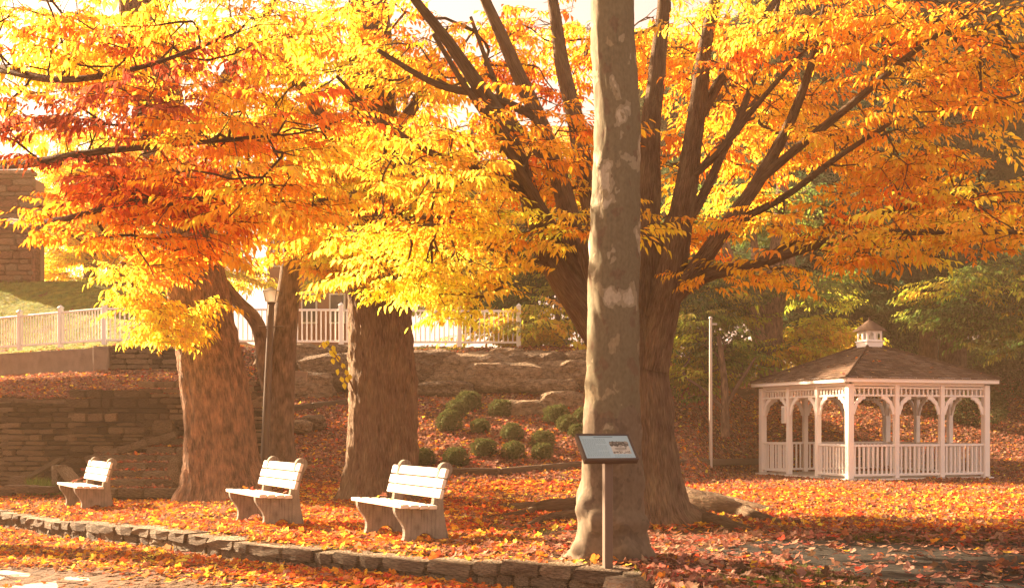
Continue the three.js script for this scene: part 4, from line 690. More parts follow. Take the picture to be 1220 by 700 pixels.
// ---------------------------------------------------------------- sign on a post
{
  const b = onGround((724 - CX) / F * 9.72, 9.72), s = thing('information_sign', 'tilted information sign on a square post before the sycamore trunk', 'sign', b, 0.3);
  const H = 0.95, bronze = std(rgb(0.075, 0.05, 0.04), 0.5, { metalness: 0.3 });
  part('post', moved(bevelBox(0.07, H + 0.1, 0.07, 0.006), 0, (H - 0.1) / 2, 0), std(rgb(0.13, 0.09, 0.065), 0.55), s);
  const head = part('frame', bevelBox(0.475, 0.31, 0.045, 0.006), bronze, s, V(-0.01, H + 0.085, 0.0)); head.rotation.x = -0.82;
  const cv = document.createElement('canvas'); cv.width = 1024; cv.height = 640; const c = cv.getContext('2d');
  c.fillStyle = '#9cbac8'; c.fillRect(0, 0, 1024, 640); reseed(5);
  c.fillStyle = '#4d6570'; c.fillRect(300, 40, 400, 16); for (let i = 0; i < 17; i++) { const y = 100 + i * 29; let x = 50; const end = i % 6 === 5 ? 300 : 520; while (x < end) { const w = rr(14, 46); c.fillRect(x, y, Math.min(w, end - x), 7); x += w + 12; } }
  for (let i = 0; i < 3; i++) { let x = 600; while (x < 930) { const w = rr(14, 40); c.fillRect(x, 540 + i * 26, w, 6); x += w + 10; } }
  // a grey archive print with trees, water and a roof line
  c.fillStyle = '#b9b7ae'; c.fillRect(590, 170, 380, 340); c.fillStyle = '#514d48'; c.fillRect(590, 170, 380, 120); for (let i = 0; i < 90; i++) { c.fillStyle = ['#3b3936', '#6d6962', '#4a4743', '#8a867d'][i % 4]; c.beginPath(); c.arc(600 + rnd() * 360, 180 + rnd() * 120, 8 + rnd() * 24, 0, 7); c.fill(); }
  c.fillStyle = '#8f8b83'; c.beginPath(); c.ellipse(780, 370, 130, 44, 0, 0, 7); c.fill(); for (let i = 0; i < 60; i++) { c.fillStyle = ['#57534d', '#3d3a36', '#77736b'][i % 3]; c.fillRect(592 + rnd() * 350, 420 + rnd() * 80, 8 + rnd() * 26, 5 + rnd() * 14); }
  c.fillStyle = '#2f2d2a'; c.fillRect(880, 190, 12, 180); c.fillRect(905, 210, 9, 140);
  const tex = new THREE.CanvasTexture(cv); tex.colorSpace = THREE.SRGBColorSpace;
  part('panel', new THREE.PlaneGeometry(0.435, 0.272), std(0xffffff, 0.35, { map: tex }), head, V(0, 0, 0.0245));
  for (const [w, h, x, y] of [[0.475, 0.02, 0, .145], [0.475, 0.02, 0, -.145], [0.02, 0.27, .2275, 0], [0.02, 0.27, -.2275, 0]]) part('rim', bevelBox(w, h, 0.014, 0.004), bronze, head, V(x, y, 0.028));
}
// ---------------------------------------------------------------- lamp post and thin pole
{
  const D = 21.9, b = at(313, 548, D); b.y = hgt(b.x, b.z) - 0.05; const top = at(323, 362, D), t = thing('lamp_post', 'slim lamp post with a white lantern before the twin stemmed tree', 'lamp post', b), h = top.y - b.y;
  const iron = std(rgb(0.11, 0.09, 0.075), 0.5, { metalness: 0.5 }), g = new THREE.CylinderGeometry(0.058, 0.08, h, 14); const lean = (top.x - b.x) / h;
  const pole = part('pole', moved(g, 0, h / 2, 0), iron, t); pole.rotation.z = -Math.atan(lean); part('base', new THREE.CylinderGeometry(0.085, 0.12, 0.4, 14), iron, t, V(0, 0.2, 0));
  const y = h + 0.14, x = lean * h; part('collar', new THREE.CylinderGeometry(0.085, 0.05, 0.06, 12), iron, t, V(x, h, 0));
  const gl = new THREE.CylinderGeometry(0.175, 0.12, 0.2, 4, 1); gl.rotateY(Math.PI / 4); part('lantern_glass', gl, new THREE.MeshPhysicalMaterial({ color: rgb(0.86, 0.84, 0.78), roughness: 0.9, transmission: 0.45, thickness: 0, side: THREE.DoubleSide }), t, V(x, y, 0));
  const cp = new THREE.ConeGeometry(0.19, 0.09, 4, 1); cp.rotateY(Math.PI / 4); part('lantern_roof', cp, iron, t, V(x, y + 0.145, 0)); for (const s of [-1, 1]) for (const q of [-1, 1]) { const r = part('lantern_bar', new THREE.CylinderGeometry(0.008, 0.008, 0.21, 6), iron, t, V(x + s * 0.106, y, q * 0.106)); r.rotation.z = -s * 0.19; r.rotation.x = q * 0.19; }
  const bar = part('cross_bar', new THREE.CylinderGeometry(0.012, 0.012, 0.46, 8), iron, t, V(x, h - 0.42, 0)); bar.rotation.z = Math.PI / 2;
}
{
  const b = groundAt(847, 557), t = thing('thin_pole', 'thin grey metal pole on the leaf covered bank', 'pole', b), h = at(0, 379, -b.z).y - b.y, m = std(rgb(0.42, 0.4, 0.37), 0.45, { metalness: 0.4 });
  part('shaft', moved(new THREE.CylinderGeometry(0.035, 0.045, h, 12), 0, h / 2, 0), m, t); part('cap', new THREE.SphereGeometry(0.045, 10, 8), m, t, V(0, h, 0)); part('bracket', bevelBox(0.16, 0.05, 0.05, .008), m, t, V(0.07, h - 0.14, 0));
}
// ---------------------------------------------------------------- gazebo
{
  const yaw = 0.46 - Math.PI / 4, c0 = V(8.68, 0, -28.5), y0 = hgt(c0.x, c0.z) - 0.02;
  // local frame: the near corner is (-h, +h) turned by yaw
  const g = thing('gazebo', 'white wooden gazebo with brown shingled roof and small cupola', 'gazebo', V(c0.x, y0, c0.z), 0);
  const h = 1.85, A = 0.46, ex = V(Math.cos(Math.PI / 4 - A), 0, Math.sin(A - Math.PI / 4)), ez = V(-ex.z, 0, ex.x);
  // corner directions: near = (-sinA, +cosA), right = (cosA, sinA), far = (sinA, -cosA), left = (-cosA, -sinA)
  const R = h * Math.SQRT2, K = [V(-Math.sin(A), 0, Math.cos(A)), V(Math.cos(A), 0, Math.sin(A)), V(Math.sin(A), 0, -Math.cos(A)), V(-Math.cos(A), 0, -Math.sin(A))].map((v) => v.multiplyScalar(R));
  const W = M.whiteWood, deck = 0.1, turnOf = (a, b) => Math.atan2(-(b.z - a.z), b.x - a.x), dirTurn = turnOf(K[0], K[1]);
  part('floor', bevelBox(2 * h + 0.22, 0.12, 2 * h + 0.22, 0.01), M.floorBoards ??= std(rgb(0.42, 0.38, 0.33), 0.8), g, V(0, 0.05, 0), dirTurn);
  for (let k = 0; k < 4; k++) { const a = K[k], b = K[(k + 1) % 4], m = a.clone().add(b).multiplyScalar(0.5), n = m.clone().normalize(); part('skirt_board', bevelBox(2 * h + 0.26, 0.15, 0.03, 0.005), W, g, m.clone().addScaledVector(n, 0.128).add(V(0, 0.02, 0)), turnOf(a, b)); }
  const postC = bevelBox(0.15, 2.12, 0.15, 0.012), postS = bevelBox(0.115, 2.12, 0.115, 0.01), bay = 2 * h / 3, railG = bevelBox(bay - 0.12, 0.055, 0.075, 0.008), balG = bevelBox(0.045, 0.66, 0.03, 0.005), spG = bevelBox(0.04, 0.13, 0.03, 0.004), topRail = bevelBox(bay - 0.12, 0.045, 0.06, 0.006);
  const br = new THREE.Shape(); br.moveTo(0, -0.4); br.lineTo(0.05, -0.4); br.bezierCurveTo(0.06, -0.33, 0.075, -0.29, 0.105, -0.255); br.bezierCurveTo(0.1, -0.19, 0.14, -0.14, 0.2, -0.125); br.bezierCurveTo(0.22, -0.085, 0.26, -0.055, 0.33, -0.05); br.lineTo(0.33, 0); br.lineTo(0.2, 0); br.bezierCurveTo(0.15, -0.02, 0.13, -0.06, 0.125, -0.075); br.bezierCurveTo(0.075, -0.09, 0.055, -0.13, 0.05, -0.19); br.bezierCurveTo(0.02, -0.21, 0.005, -0.25, 0, -0.28); br.closePath();
  const brG = new THREE.ExtrudeGeometry(br, { depth: 0.035, bevelEnabled: true, bevelSize: 0.004, bevelThickness: 0.004, bevelSegments: 1, curveSegments: 6 }); brG.translate(0, 0, -0.0175);
  const brG2 = brG.clone().scale(-1, 1, 1); { const ix = brG2.attributes.position; const arr = ix.array; for (let i = 0; i < arr.length; i += 9) for (let q = 0; q < 3; q++) { const t = arr[i + 3 + q]; arr[i + 3 + q] = arr[i + 6 + q]; arr[i + 6 + q] = t; } brG2.computeVertexNormals(); }
  for (let k = 0; k < 4; k++) {
    const a = K[k], b = K[(k + 1) % 4], t = turnOf(a, b), d = b.clone().sub(a);
    for (let i = 0; i < 3; i++) {
      const p = a.clone().addScaledVector(d, i / 3), m = a.clone().addScaledVector(d, (i + 0.5) / 3), u = d.clone().normalize();
      part('post', i ? postS : postC, W, g, p.clone().add(V(0, deck + 1.06, 0)), t);
      if (!(k === 3 && i === 1)) {
        for (const y of [0.84, 0.18]) part('rail', railG, W, g, m.clone().add(V(0, y, 0)), t);
        for (let q = 0; q < 9; q++) part('baluster', balG, W, g, m.clone().addScaledVector(u, ((q + 0.5) / 9 - 0.5) * (bay - 0.16)).add(V(0, 0.51, 0)), t);
      }
      for (const y of [2.14, 1.965]) part('frieze_rail', topRail, W, g, m.clone().add(V(0, y, 0)), t);
      for (let q = 0; q < 9; q++) part('spindle', spG, W, g, m.clone().addScaledVector(u, ((q + 0.5) / 9 - 0.5) * (bay - 0.16)).add(V(0, 2.05, 0)), t);
      part('bracket', brG, W, g, p.clone().addScaledVector(u, i ? 0.058 : 0.076).add(V(0, 1.94, 0)), t);
      part('bracket', brG2, W, g, a.clone().addScaledVector(d, (i + 1) / 3).addScaledVector(u, i < 2 ? -0.058 : -0.076).add(V(0, 1.94, 0)), t);
    }
    const m = a.clone().add(b).multiplyScalar(0.5), n = m.clone().normalize();
    part('beam', bevelBox(2 * h - 0.16, 0.09, 0.1, 0.008), W, g, m.clone().add(V(0, 2.225, 0)), t);
    part('fascia', bevelBox(2 * h + 0.41, 0.12, 0.03, 0.005), W, g, m.clone().addScaledVector(n, 0.208).add(V(0, 2.31, 0)), t);
    part('soffit', bevelBox(2 * h + 0.2, 0.02, 0.2, 0.004), W, g, m.clone().addScaledVector(n, 0.09).add(V(0, 2.285, 0)), t);
  }
  // notice box on a post of the entrance side
  { const p = K[3].clone().lerp(K[0], 1 / 3), n = K[3].clone().add(K[0]).normalize(), nb = part('notice_board', bevelBox(0.17, 0.42, 0.04, 0.008), W, g, p.clone().addScaledVector(n, 0.08).addScaledVector(K[3].clone().sub(K[0]).normalize(), 0.12).add(V(0, 1.55, 0)), turnOf(K[3], K[0])); part('notice_sheet', new THREE.BoxGeometry(0.12, 0.35, 0.006), std(rgb(0.62, 0.62, 0.6), 0.5), nb, V(0, 0, 0.021)); }
  // hipped roof: deck and overlapping shingle courses on each slope
  const apex = V(0, 3.27, 0), eave = K.map((v) => v.clone().multiplyScalar((h + 0.23) / h).add(V(0, 2.35, 0)));
  const shMats = [[0.1, 0.062, 0.045], [0.125, 0.08, 0.057], [0.078, 0.05, 0.038], [0.14, 0.095, 0.07]].map((c) => std(rgb(...c), 0.95, { bumpMap: conBump, bumpScale: 0.01 }));
  { const P = []; for (let k = 0; k < 4; k++) { const a = eave[k], b = eave[(k + 1) % 4]; P.push(a.x, a.y - .012, a.z, b.x, b.y - .012, b.z, 0, apex.y - .012, 0); P.push(a.x, a.y - .03, a.z, 0, apex.y - .03, 0, b.x, b.y - .03, b.z); } const rg = new THREE.BufferGeometry(); rg.setAttribute('position', new THREE.Float32BufferAttribute(P, 3)); rg.computeVertexNormals(); part('roof_deck', rg, std(rgb(0.3, 0.24, 0.19), 0.9), g); }
  reseed(131); const N = 15;
  for (let k = 0; k < 4; k++) {
    const a = eave[k], b = eave[(k + 1) % 4], mid = a.clone().add(b).multiplyScalar(0.5), up = apex.clone().sub(mid), sl = up.length(), u = b.clone().sub(a).normalize(), upn = up.clone().normalize(), nr = u.clone().cross(upn).normalize(); if (nr.y < 0) nr.negate();
    const slope = part('roof_slope', new THREE.BufferGeometry(), shMats[0], g); const bucket = [[], [], [], []];
    for (let r = 0; r < N; r++) {
      const s0 = r / N, hw = a.distanceTo(b) / 2 * (1 - s0), hw1 = a.distanceTo(b) / 2 * (1 - (r + 1) / N), step = sl / N; let x = -hw - rr(0, .15);
      while (x < hw) {
        const w = rr(0.13, 0.3), x0 = Math.max(x, -hw), x1 = Math.min(x + w, hw); x += w; if (x1 - x0 < 0.03) continue;
        const th = 0.014 + rr(0, .008), lo = s0 * sl - 0.02, q = (xx, ss_, n) => { const lim = a.distanceTo(b) / 2 * (1 - clamp(ss_ / sl)); return mid.clone().addScaledVector(u, clamp(xx, -lim, lim)).addScaledVector(upn, ss_).addScaledVector(nr, n); };
        const A0 = q(x0 + .003, lo, th), B0 = q(x1 - .003, lo, th), C0 = q(x1 - .003, lo + step + .02, .003), D0 = q(x0 + .003, lo + step + .02, .003), A1 = q(x0 + .003, lo, 0), B1 = q(x1 - .003, lo, 0);
        const arr = bucket[Math.floor(rnd() * 4)]; for (const v of [A0, B0, C0, A0, C0, D0, A1, B1, B0, A1, B0, A0]) arr.push(v.x, v.y, v.z);
      }
    }
    bucket.forEach((arr, i) => { const bg = new THREE.BufferGeometry(); bg.setAttribute('position', new THREE.Float32BufferAttribute(arr, 3)); bg.computeVertexNormals(); boxUV(bg); if (i === 0) { slope.geometry = bg; slope.userData.kind = 'stuff'; slope.name = 'roof_shingles'; } else part('roof_shingles', bg, shMats[i], g).userData.kind = 'stuff'; });
    // hip cap
    const hp = [{ p: a.clone().add(V(0, .02, 0)), r: .035 }, { p: apex.clone().add(V(0, .02, 0)), r: .035 }]; part('hip_cap', tube(hp, 6), shMats[2], g);
  }
  // cupola
  const cu = part('cupola', moved(bevelBox(0.46, 0.2, 0.46, 0.012), 0, 3.2, 0, dirTurn), W, g); const cb = 0.2;
  part('cupola_floor', moved(bevelBox(0.5, 0.03, 0.5, .006), 0, 3.315, 0, dirTurn), W, cu);
  const fr = new THREE.Shape(); fr.moveTo(-cb, 0); fr.lineTo(cb, 0); fr.lineTo(cb, 0.24); fr.lineTo(-cb, 0.24); fr.closePath(); for (const s of [-1, 1]) { const hole = new THREE.Path(); hole.moveTo(s * 0.095 - 0.065, 0.03); hole.lineTo(s * 0.095 + 0.065, 0.03); hole.lineTo(s * 0.095 + 0.065, 0.13); hole.absarc(s * 0.095, 0.13, 0.065, 0, Math.PI, false); hole.closePath(); fr.holes.push(hole); }
  const fg = new THREE.ExtrudeGeometry(fr, { depth: 0.025, bevelEnabled: false, curveSegments: 8 });
  for (let k = 0; k < 4; k++) { const a = dirTurn + k * Math.PI / 2, m = part('cupola_window', fg, W, cu, V(Math.sin(a) * (cb - .012), 3.33, Math.cos(a) * (cb - .012)), a); }
  const cr = new THREE.ConeGeometry(0.42, 0.3, 4, 3); cr.rotateY(dirTurn + Math.PI / 4); part('cupola_roof', cr, shMats[1], cu, V(0, 3.72, 0)); part('finial', new THREE.SphereGeometry(0.03, 10, 8), shMats[2], cu, V(0, 3.88, 0));
}
// ---------------------------------------------------------------- clipped round shrubs
{
  const puff = (sd) => { reseed(sd); const P = [], C = [], q = V(); for (let i = 0; i < 2900; i++) { q.set(gauss(), gauss(), gauss()).normalize(); const r = 1 + 0.24 * fbm(q.x * 2.2 + sd, q.y * 2.2, q.z * 2.2, 3) * 2 - Math.pow(rnd(), 2.2) * 0.25 + (rnd() < .06 ? rr(0, .16) : 0), b = q.clone().multiplyScalar(r); b.y *= 0.9; if (b.y < -0.75) continue; const d = q.clone().add(V(gauss(), gauss() + .3, gauss()).multiplyScalar(0.9)).normalize(), c = rr(0.6, 1.4); blade(P, C, b, d, V(gauss(), 1, gauss()).normalize(), rr(.11, .19), rr(.055, .09), [c * rr(.9, 1.25), c, c], .2); } return fromTris(P, C); };
  const foliages = [puff(171), puff(172), puff(173)]; reseed(174);
  const foliage = foliages[0], mat = leafMat(0.3); mat.color.copy(rgb(0.075, 0.095, 0.03)); const core = new THREE.IcosahedronGeometry(0.66, 2), cm = std(rgb(0.075, 0.095, 0.03), 1);
  const S_ = [[559, 478, 14, 'highest round shrub in the bed by the ledge'], [544, 487, 13, 'round shrub wedged between two others at the top of the bed'], [535, 502, 15, 'large round shrub at the bed side beside the thick trunk'], [596, 487, 14, 'round shrub standing alone below the ledge boulder'], [572, 508, 11, 'smallest round shrub at the middle of the bed'], [610, 515, 13.5, 'round shrub directly uphill of the one above the timber edging'], [577, 533, 14.5, 'broad low round shrub near the timber edging'], [612, 538, 13, 'round shrub just above the timber edging'], [647, 525, 13, 'upper of the two touching round shrubs'], [646, 538, 12.5, 'lower of the two touching round shrubs'], [543, 545, 14, 'flat round shrub showing behind the bench back'], [505, 545, 13, 'round shrub half hidden by the thick upright trunk'], [663, 494, 14, 'round shrub beside the wedge of rock'], [676, 506, 12.5, 'round shrub in front of the cluster at the sycamore'], [694, 496, 12, 'round shrub tucked behind the sycamore trunk'], [688, 514, 11, 'round shrub just above the tilted sign']];
  S_.forEach(([px, py, r, label], i) => {
    const b = groundAt(px, py + r * 0.75), rad = r / F * -b.z, t = thing('round_shrub', label, 'shrub', b.clone().add(V(0, rad * 0.68, 0)), rr(0, 6), 'round shrubs on the bank'); t.scale.set(rad * rr(.92, 1.15), rad * rr(.84, 1.04), rad * rr(.92, 1.1));
    part('foliage', foliages[i % 3], mat, t); part('core', core, cm, t);
  });
  // loose low shrubs behind the gazebo and by the fence
  const loose = [[1005, 470, .8, 'low green shrub seen through the gazebo arches'], [1160, 500, .9, 'green shrub low beside the gazebo corner post'], [1150, 470, .8, 'green shrub on the bank behind the gazebo corner'], [1195, 470, 1.0, 'green shrub high on the bank past the gazebo']];
  loose.forEach(([px, py, r, label]) => { const b = groundAt(px, py), t = thing('loose_shrub', label, 'shrub', b.clone().add(V(0, r * .4, 0)), rr(0, 6), 'shrubs on the far bank'); t.scale.set(r * 1.2, r * .75, r); part('foliage', foliage, mat, t); });
  const ym = leafMat(0.5); ym.color.copy(rgb(0.6, 0.5, 0.05)); [[640, 415, .55, 'yellow leaved shrub right beside the last fence post'], [615, 400, .5, 'yellow leaved shrub behind the last fence post']].forEach(([px, py, r, label]) => { const b = at(px, py, 33.8), t = thing('yellow_shrub', label, 'shrub', b, 0, 'yellow shrubs at the fence end'); t.scale.set(r * 1.3, r, r); part('foliage', foliage, ym, t); });
}
// ---------------------------------------------------------------- fallen leaves and grass
function lobedLeaf(s) {
  reseed(s); const P = [], C = [], n = 15, pts = [];
  for (let i = 0; i <= n; i++) { const a = Math.PI * (0.06 + 1.88 * i / n), lobe = Math.pow(Math.abs(Math.cos(a * 2.5 + Math.PI / 2 * 0)), 0.7), r = (0.28 + 0.27 * lobe) * (i === 0 || i === n ? 0.5 : 1) * rr(0.9, 1.1); pts.push(V(-Math.cos(a) * r * -1, 0, Math.sin(a) * r)); }
  const cup = rr(0.1, 0.55), tw = rr(-.4, .4), bend = (p) => V(p.x, cup * (p.x * p.x + p.z * p.z) * 1.5 + tw * p.x * p.z + rr(-.03, .05), p.z);
  const B = pts.map(bend), c = V(0, 0, 0);
  for (let i = 0; i < n; i++) { const k = rr(.85, 1.1); for (const q of [c, B[i + 1], B[i]]) { P.push(q.x, q.y, q.z); C.push(k, k, k); } }
  return fromTris(P, C);
}
function slimLeaf(s) { reseed(s); const P = [], C = []; blade(P, C, V(-.5, 0, 0), V(1, 0, 0), V(0, 1, 0), 1, .42, [1, 1, 1], rr(-.5, .35)); return fromTris(P, C); }
const litterGeos = [lobedLeaf(1), lobedLeaf(2), lobedLeaf(3), slimLeaf(4), slimLeaf(5)];
const LP = {
  bright: [[0.78, 0.38, 0.035], [0.7, 0.22, 0.03], [0.84, 0.58, 0.06], [0.62, 0.2, 0.04], [0.5, 0.1, 0.035], [0.6, 0.17, 0.035], [0.3, 0.12, 0.06], [0.85, 0.68, 0.1], [0.42, 0.22, 0.1], [0.2, 0.09, 0.05]],
  red: [[0.62, 0.07, 0.035], [0.7, 0.16, 0.03], [0.48, 0.07, 0.035], [0.75, 0.3, 0.03], [0.4, 0.14, 0.06], [0.8, 0.42, 0.04]],
  brown: [[0.29, 0.12, 0.078], [0.36, 0.16, 0.105], [0.2, 0.085, 0.057], [0.4, 0.2, 0.135], [0.32, 0.095, 0.066], [0.42, 0.25, 0.17], [0.13, 0.065, 0.042]],
};
const spots = []; reseed(2024);
const gz = V(8.72, 0, -28.5);
for (let i = 0; i < 760000 && spots.length < 500000; i++) {
  const D = Math.sqrt(mix(8 * 8, 41 * 41, rnd())), u = rr(-0.5, 0.5), x = u * D;
  let dens = D < 22 ? 1 : D < 30 ? 0.9 : 0.55, pal = 'brown';
  const dw = D - wallD(x);
  if (x < 1.1 && dw < 0.05) { if (dw > -0.12) dens *= .3; const k = D - kerbD(x); if (k < 0.05) dens = 0.015; else dens *= ss(-0.1, 1.1, k) * 0.9 + 0.05; pal = rnd() < clamp(0.35 + (x + 3) * 0.35, 0, 0.85) ? 'red' : rnd() < .25 ? 'brown' : 'bright'; dens *= 0.6 + 0.6 * ss(-.3, .25, noise(x * .8, D * .8, 14)); }
  else if (x < 1.1 && dw < 0.4) { dens *= 0.14; pal = 'bright'; }
  else if (D < 22.5) {
    const drift = noise(x * 0.55 + 7, D * 0.55, 9); pal = rnd() < 0.3 + drift ? 'red' : rnd() < 0.34 - drift * .5 ? 'brown' : 'bright';
    if (x > 0.3 && D < 13.5) { pal = rnd() < .86 ? 'brown' : 'red'; dens *= 0.42; }
    const bare = ss(-0.9, -0.2, x) * ss(4.4, 3, x) * ss(16.4, 15.4, D) * ss(12.4, 13.2, D) * ss(-.45, .1, noise(x * 1.1, D * 1.1, 2)); dens *= 1 - 0.93 * bare;
    if (inPath(x, D)) dens = 0.07 + 0.16 * ss(-.1, .4, noise(x * 1.3, D * 1.3));
    const patch = noise(x * 0.7, D * 0.7, 4); dens *= 0.42 + 0.75 * ss(-.3, .25, patch);
  } else if (D < 25 && u > 0.05) pal = rnd() < 0.3 ? 'red' : rnd() < .3 ? 'bright' : 'brown';
  else pal = rnd() < 0.09 ? 'bright' : rnd() < 0.12 ? 'red' : 'brown';
  if (D > fenceD(x) - 0.1 && u < 0.02) dens = 0.05;
  if (u < -0.22 && D > 24.05 && D < 24.75) continue;
  if (u > -0.375 && u < -0.285 && D > 21.4 && D < 24.1) continue; if (u > -0.32 && u < -0.262 && D > 23.2 && D < 24.1) continue;
  if (Math.hypot(x - gz.x, -D - gz.z) < 1.95) continue;
  if (rnd() > dens) continue;
  spots.push([x, D, pal]);
}
// leaves on the step treads
STEPS.forEach(([p0, p1, D0, y]) => { for (let k = 0; k < 240; k++) { const D = D0 + Math.pow(rnd(), .55) * .46 + .03; spots.push([rr((p0 - CX) / F * D, (p1 - CX) / F * D), D, rnd() < .2 ? 'red' : 'brown', y]); } });
// a few leaves caught on the bench seats
scene.children.filter((o) => o.name.startsWith('park_bench')).forEach((b) => { for (let k = 0; k < 5; k++) { const v = V(rr(-.7, .7), 0.445, rr(-.02, .3)).applyAxisAngle(V(0, 1, 0), b.rotation.y).add(b.position); spots.push([v.x, -v.z, pick(['bright', 'red', 'brown']), v.y]); } });
// and on the gazebo roof
{ const A = 0.46, e = V(Math.cos(A - Math.PI / 4), 0, Math.sin(A - Math.PI / 4)), f = V(-e.z, 0, e.x), y0 = scene.getObjectByName('gazebo').position.y, w = 2.08; for (let k = 0; k < 110; k++) { const a = rr(-w, w), b = rr(-w, w), m = Math.max(Math.abs(a), Math.abs(b)); if (m < 0.5) continue; spots.push([8.68 + e.x * a + f.x * b, 28.5 - (e.z * a + f.z * b), pick(['brown', 'bright', 'brown']), y0 + 2.375 + (1 - m / w) * 0.92]); } }
const byGeo = litterGeos.map(() => []); for (const s of spots) byGeo[rnd() < 0.62 ? Math.floor(rnd() * 3) : 3 + Math.floor(rnd() * 2)].push(s);
const litterNames = [['deep lobed fallen leaves in red, orange and brown over the ground'], ['curled lobed fallen leaves lying over the whole ground'], ['cupped lobed fallen leaves mixed into the litter'], ['slim pointed fallen leaves scattered over the ground'], ['slim twisted fallen leaves scattered through the litter']];
byGeo.forEach((list, gi) => {
  const m = new THREE.InstancedMesh(litterGeos[gi], M.dryLeaf, list.length), M4 = new THREE.Matrix4(), q = new THREE.Quaternion(), q2 = new THREE.Quaternion(), c = new THREE.Color(), up = V(0, 1, 0), n = V();
  list.forEach(([x, D, pal, y], i) => {
    const h = hgt(x, -D), e = 0.12; n.set(hgt(x - e, -D) - hgt(x + e, -D), 2 * e, hgt(x, -D - e) - hgt(x, -D + e)); n.y = Math.max(n.y, n.length() * .5); n.normalize(); if (y !== undefined) n.set(0, 1, 0);
    q2.setFromUnitVectors(up, n); const tilt = rnd() < .16 ? rr(.5, 1.2) : rr(0, .45); q.setFromEuler(new THREE.Euler(tilt * Math.cos(i), rr(0, 6.283), tilt * Math.sin(i * 1.7), 'YXZ')); q2.multiply(q);
    const s = gi < 3 ? rr(.05, .1) : rr(.05, .085);
    M4.compose(V(x, (y ?? h) + rr(.004, y === undefined ? .045 : .02) + tilt * s * .22, -D), q2, V(s, s, s)); m.setMatrixAt(i, M4);
    const p = pick(LP[pal]), f = rr(.75, 1.15); c.setRGB(p[0] * f, p[1] * f * rr(.85, 1.15), p[2] * f); m.setColorAt(i, c);
  });
  m.name = ['fallen_leaves', 'curled_fallen_leaves', 'cupped_fallen_leaves', 'slim_fallen_leaves', 'twisted_fallen_leaves'][gi]; m.castShadow = m.receiveShadow = true; scene.add(m);
  tag(m, litterNames[gi][0], 'fallen leaves', undefined, 'stuff');
});
function grass(name, label, list, hMin, hMax, cols) {
  reseed(list.length + 3); const P = [], C = []; for (let k = 0; k < 7; k++) { const a = rr(0, 6.28), l = rr(.2, .6), w = .035, d = V(Math.cos(a), 0, Math.sin(a)), s = V(-d.z, 0, d.x).multiplyScalar(w), b = d.clone().multiplyScalar(rr(0, .25)), m = b.clone().addScaledVector(d, l * .35).add(V(0, .6, 0)), t = b.clone().addScaledVector(d, l).add(V(0, rr(.8, 1), 0)); const k2 = rr(.8, 1.2); for (const q of [b.clone().add(s), b.clone().sub(s), m, m.clone(), b.clone().sub(s), m.clone().sub(s), m, m.clone().sub(s), t]) { P.push(q.x, q.y, q.z); C.push(k2, k2, k2); } }
  const m = new THREE.InstancedMesh(fromTris(P, C), M.blade, list.length), M4 = new THREE.Matrix4(), c = new THREE.Color();
  list.forEach(([x, D], i) => { const s = rr(hMin, hMax), q = new THREE.Quaternion().setFromEuler(new THREE.Euler(rr(-.2, .2), rr(0, 6.28), rr(-.2, .2))); M4.compose(V(x, hgt(x, -D) - .005, -D), q, V(s, s * rr(.7, 1.1), s)); m.setMatrixAt(i, M4); const p = pick(cols), f = rr(.7, 1.2); c.setRGB(p[0] * f, p[1] * f, p[2] * f); m.setColorAt(i, c); });
  m.name = numbered(name); m.castShadow = m.receiveShadow = true; scene.add(m); tag(m, label, 'grass', undefined, 'stuff');
}
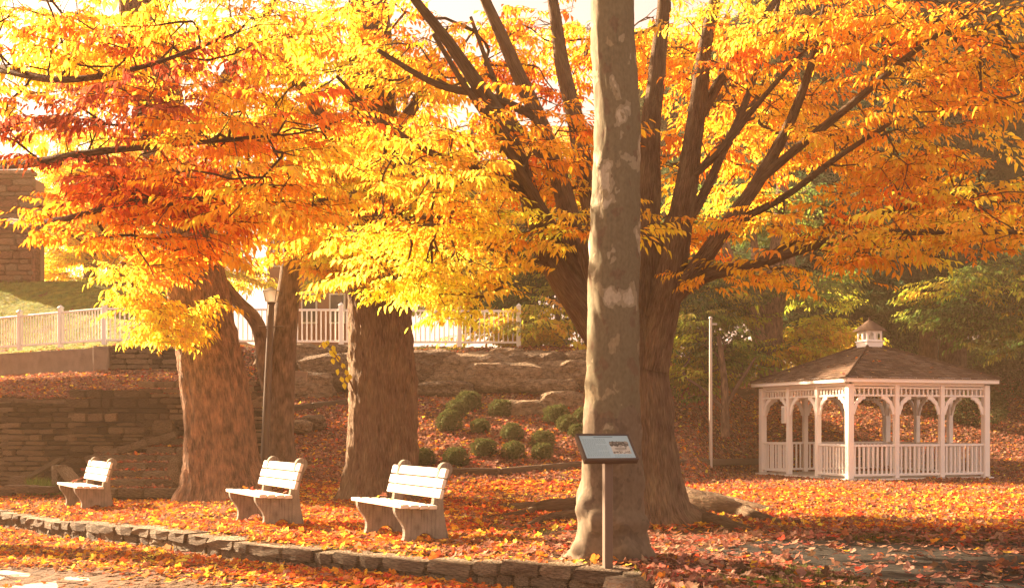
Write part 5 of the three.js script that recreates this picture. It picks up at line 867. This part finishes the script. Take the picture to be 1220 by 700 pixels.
{
  reseed(515); const G = [[0.1, 0.13, 0.025], [0.14, 0.16, 0.03], [0.08, 0.1, 0.02], [0.2, 0.19, 0.05]]; let L = [];
  for (let i = 0; i < 9000; i++) { const D = rr(8.4, 12), x = rr(.9, 5.2), k = noise(x * .8 + 3, D * .8, 6) + 0.1; if (!inPath(x, D) && rnd() < k * 2.4 + (x > 1.6 && x < 3.6 && D < 10.6 ? .35 : 0)) L.push([x, D]); }
  for (let i = 0; i < 3500; i++) { const D = rr(12, 14), x = rr(3.5, 7), k = noise(x * .9 + 9, D * .9, 6); if (!inPath(x, D) && rnd() < k * 2.2) L.push([x, D]); }
  for (let i = 0; i < 3000; i++) { const D = rr(11.2, 14), x = rr(-2.2, .6), k = noise(x * .9 + 19, D * .9, 6); if (D > wallD(x) + .35 && rnd() < k * 2) L.push([x, D]); }
  grass('grass_tufts', 'short green grass among the leaves before the asphalt path', L, .03, .07, G);
  L = []; for (let i = 0; i < 260; i++) { const D = rr(22.1, 22.7); L.push([rr((36 - CX) / F * D, (70 - CX) / F * D), D]); } grass('planted_grass', 'tuft of tall bright grass in the pocket beside the steps', L, .2, .42, [[.16, .24, .04], [.2, .28, .05]]);
  L = []; for (let i = 0; i < 16000; i++) { const x = rr(-22, -4), D = rr(fenceD(x) + .4, 47); L.push([x, D]); } grass('lawn_grass', 'grass blades of the sloping lawn behind the white fence', L, .06, .14, [[.2, .25, .045], [.26, .28, .05], [.32, .29, .07]]);
}
// twigs lying in the litter
{
  reseed(717); const g = tube([{ p: V(-.5, 0, 0), r: .012 }, { p: V(-.1, .04, .05), r: .011 }, { p: V(.5, .01, -.03), r: .006 }], 4), n = 1500, m = new THREE.InstancedMesh(g, M.bark, n), M4 = new THREE.Matrix4();
  for (let i = 0; i < n; i++) { const D = Math.sqrt(mix(70, 900, rnd())), x = rr(-.48, .48) * D, s = rr(.12, .5); M4.compose(V(x, hgt(x, -D) + .035, -D), new THREE.Quaternion().setFromEuler(new THREE.Euler(rr(-.15, .15), rr(0, 6.3), rr(-.15, .15))), V(s, s * .8, s)); m.setMatrixAt(i, M4); }
  m.name = 'fallen_twigs'; m.castShadow = m.receiveShadow = true; scene.add(m); tag(m, 'thin brown twigs lying among the fallen leaves', 'twigs', undefined, 'stuff');
}
renderer.render(scene, camera);
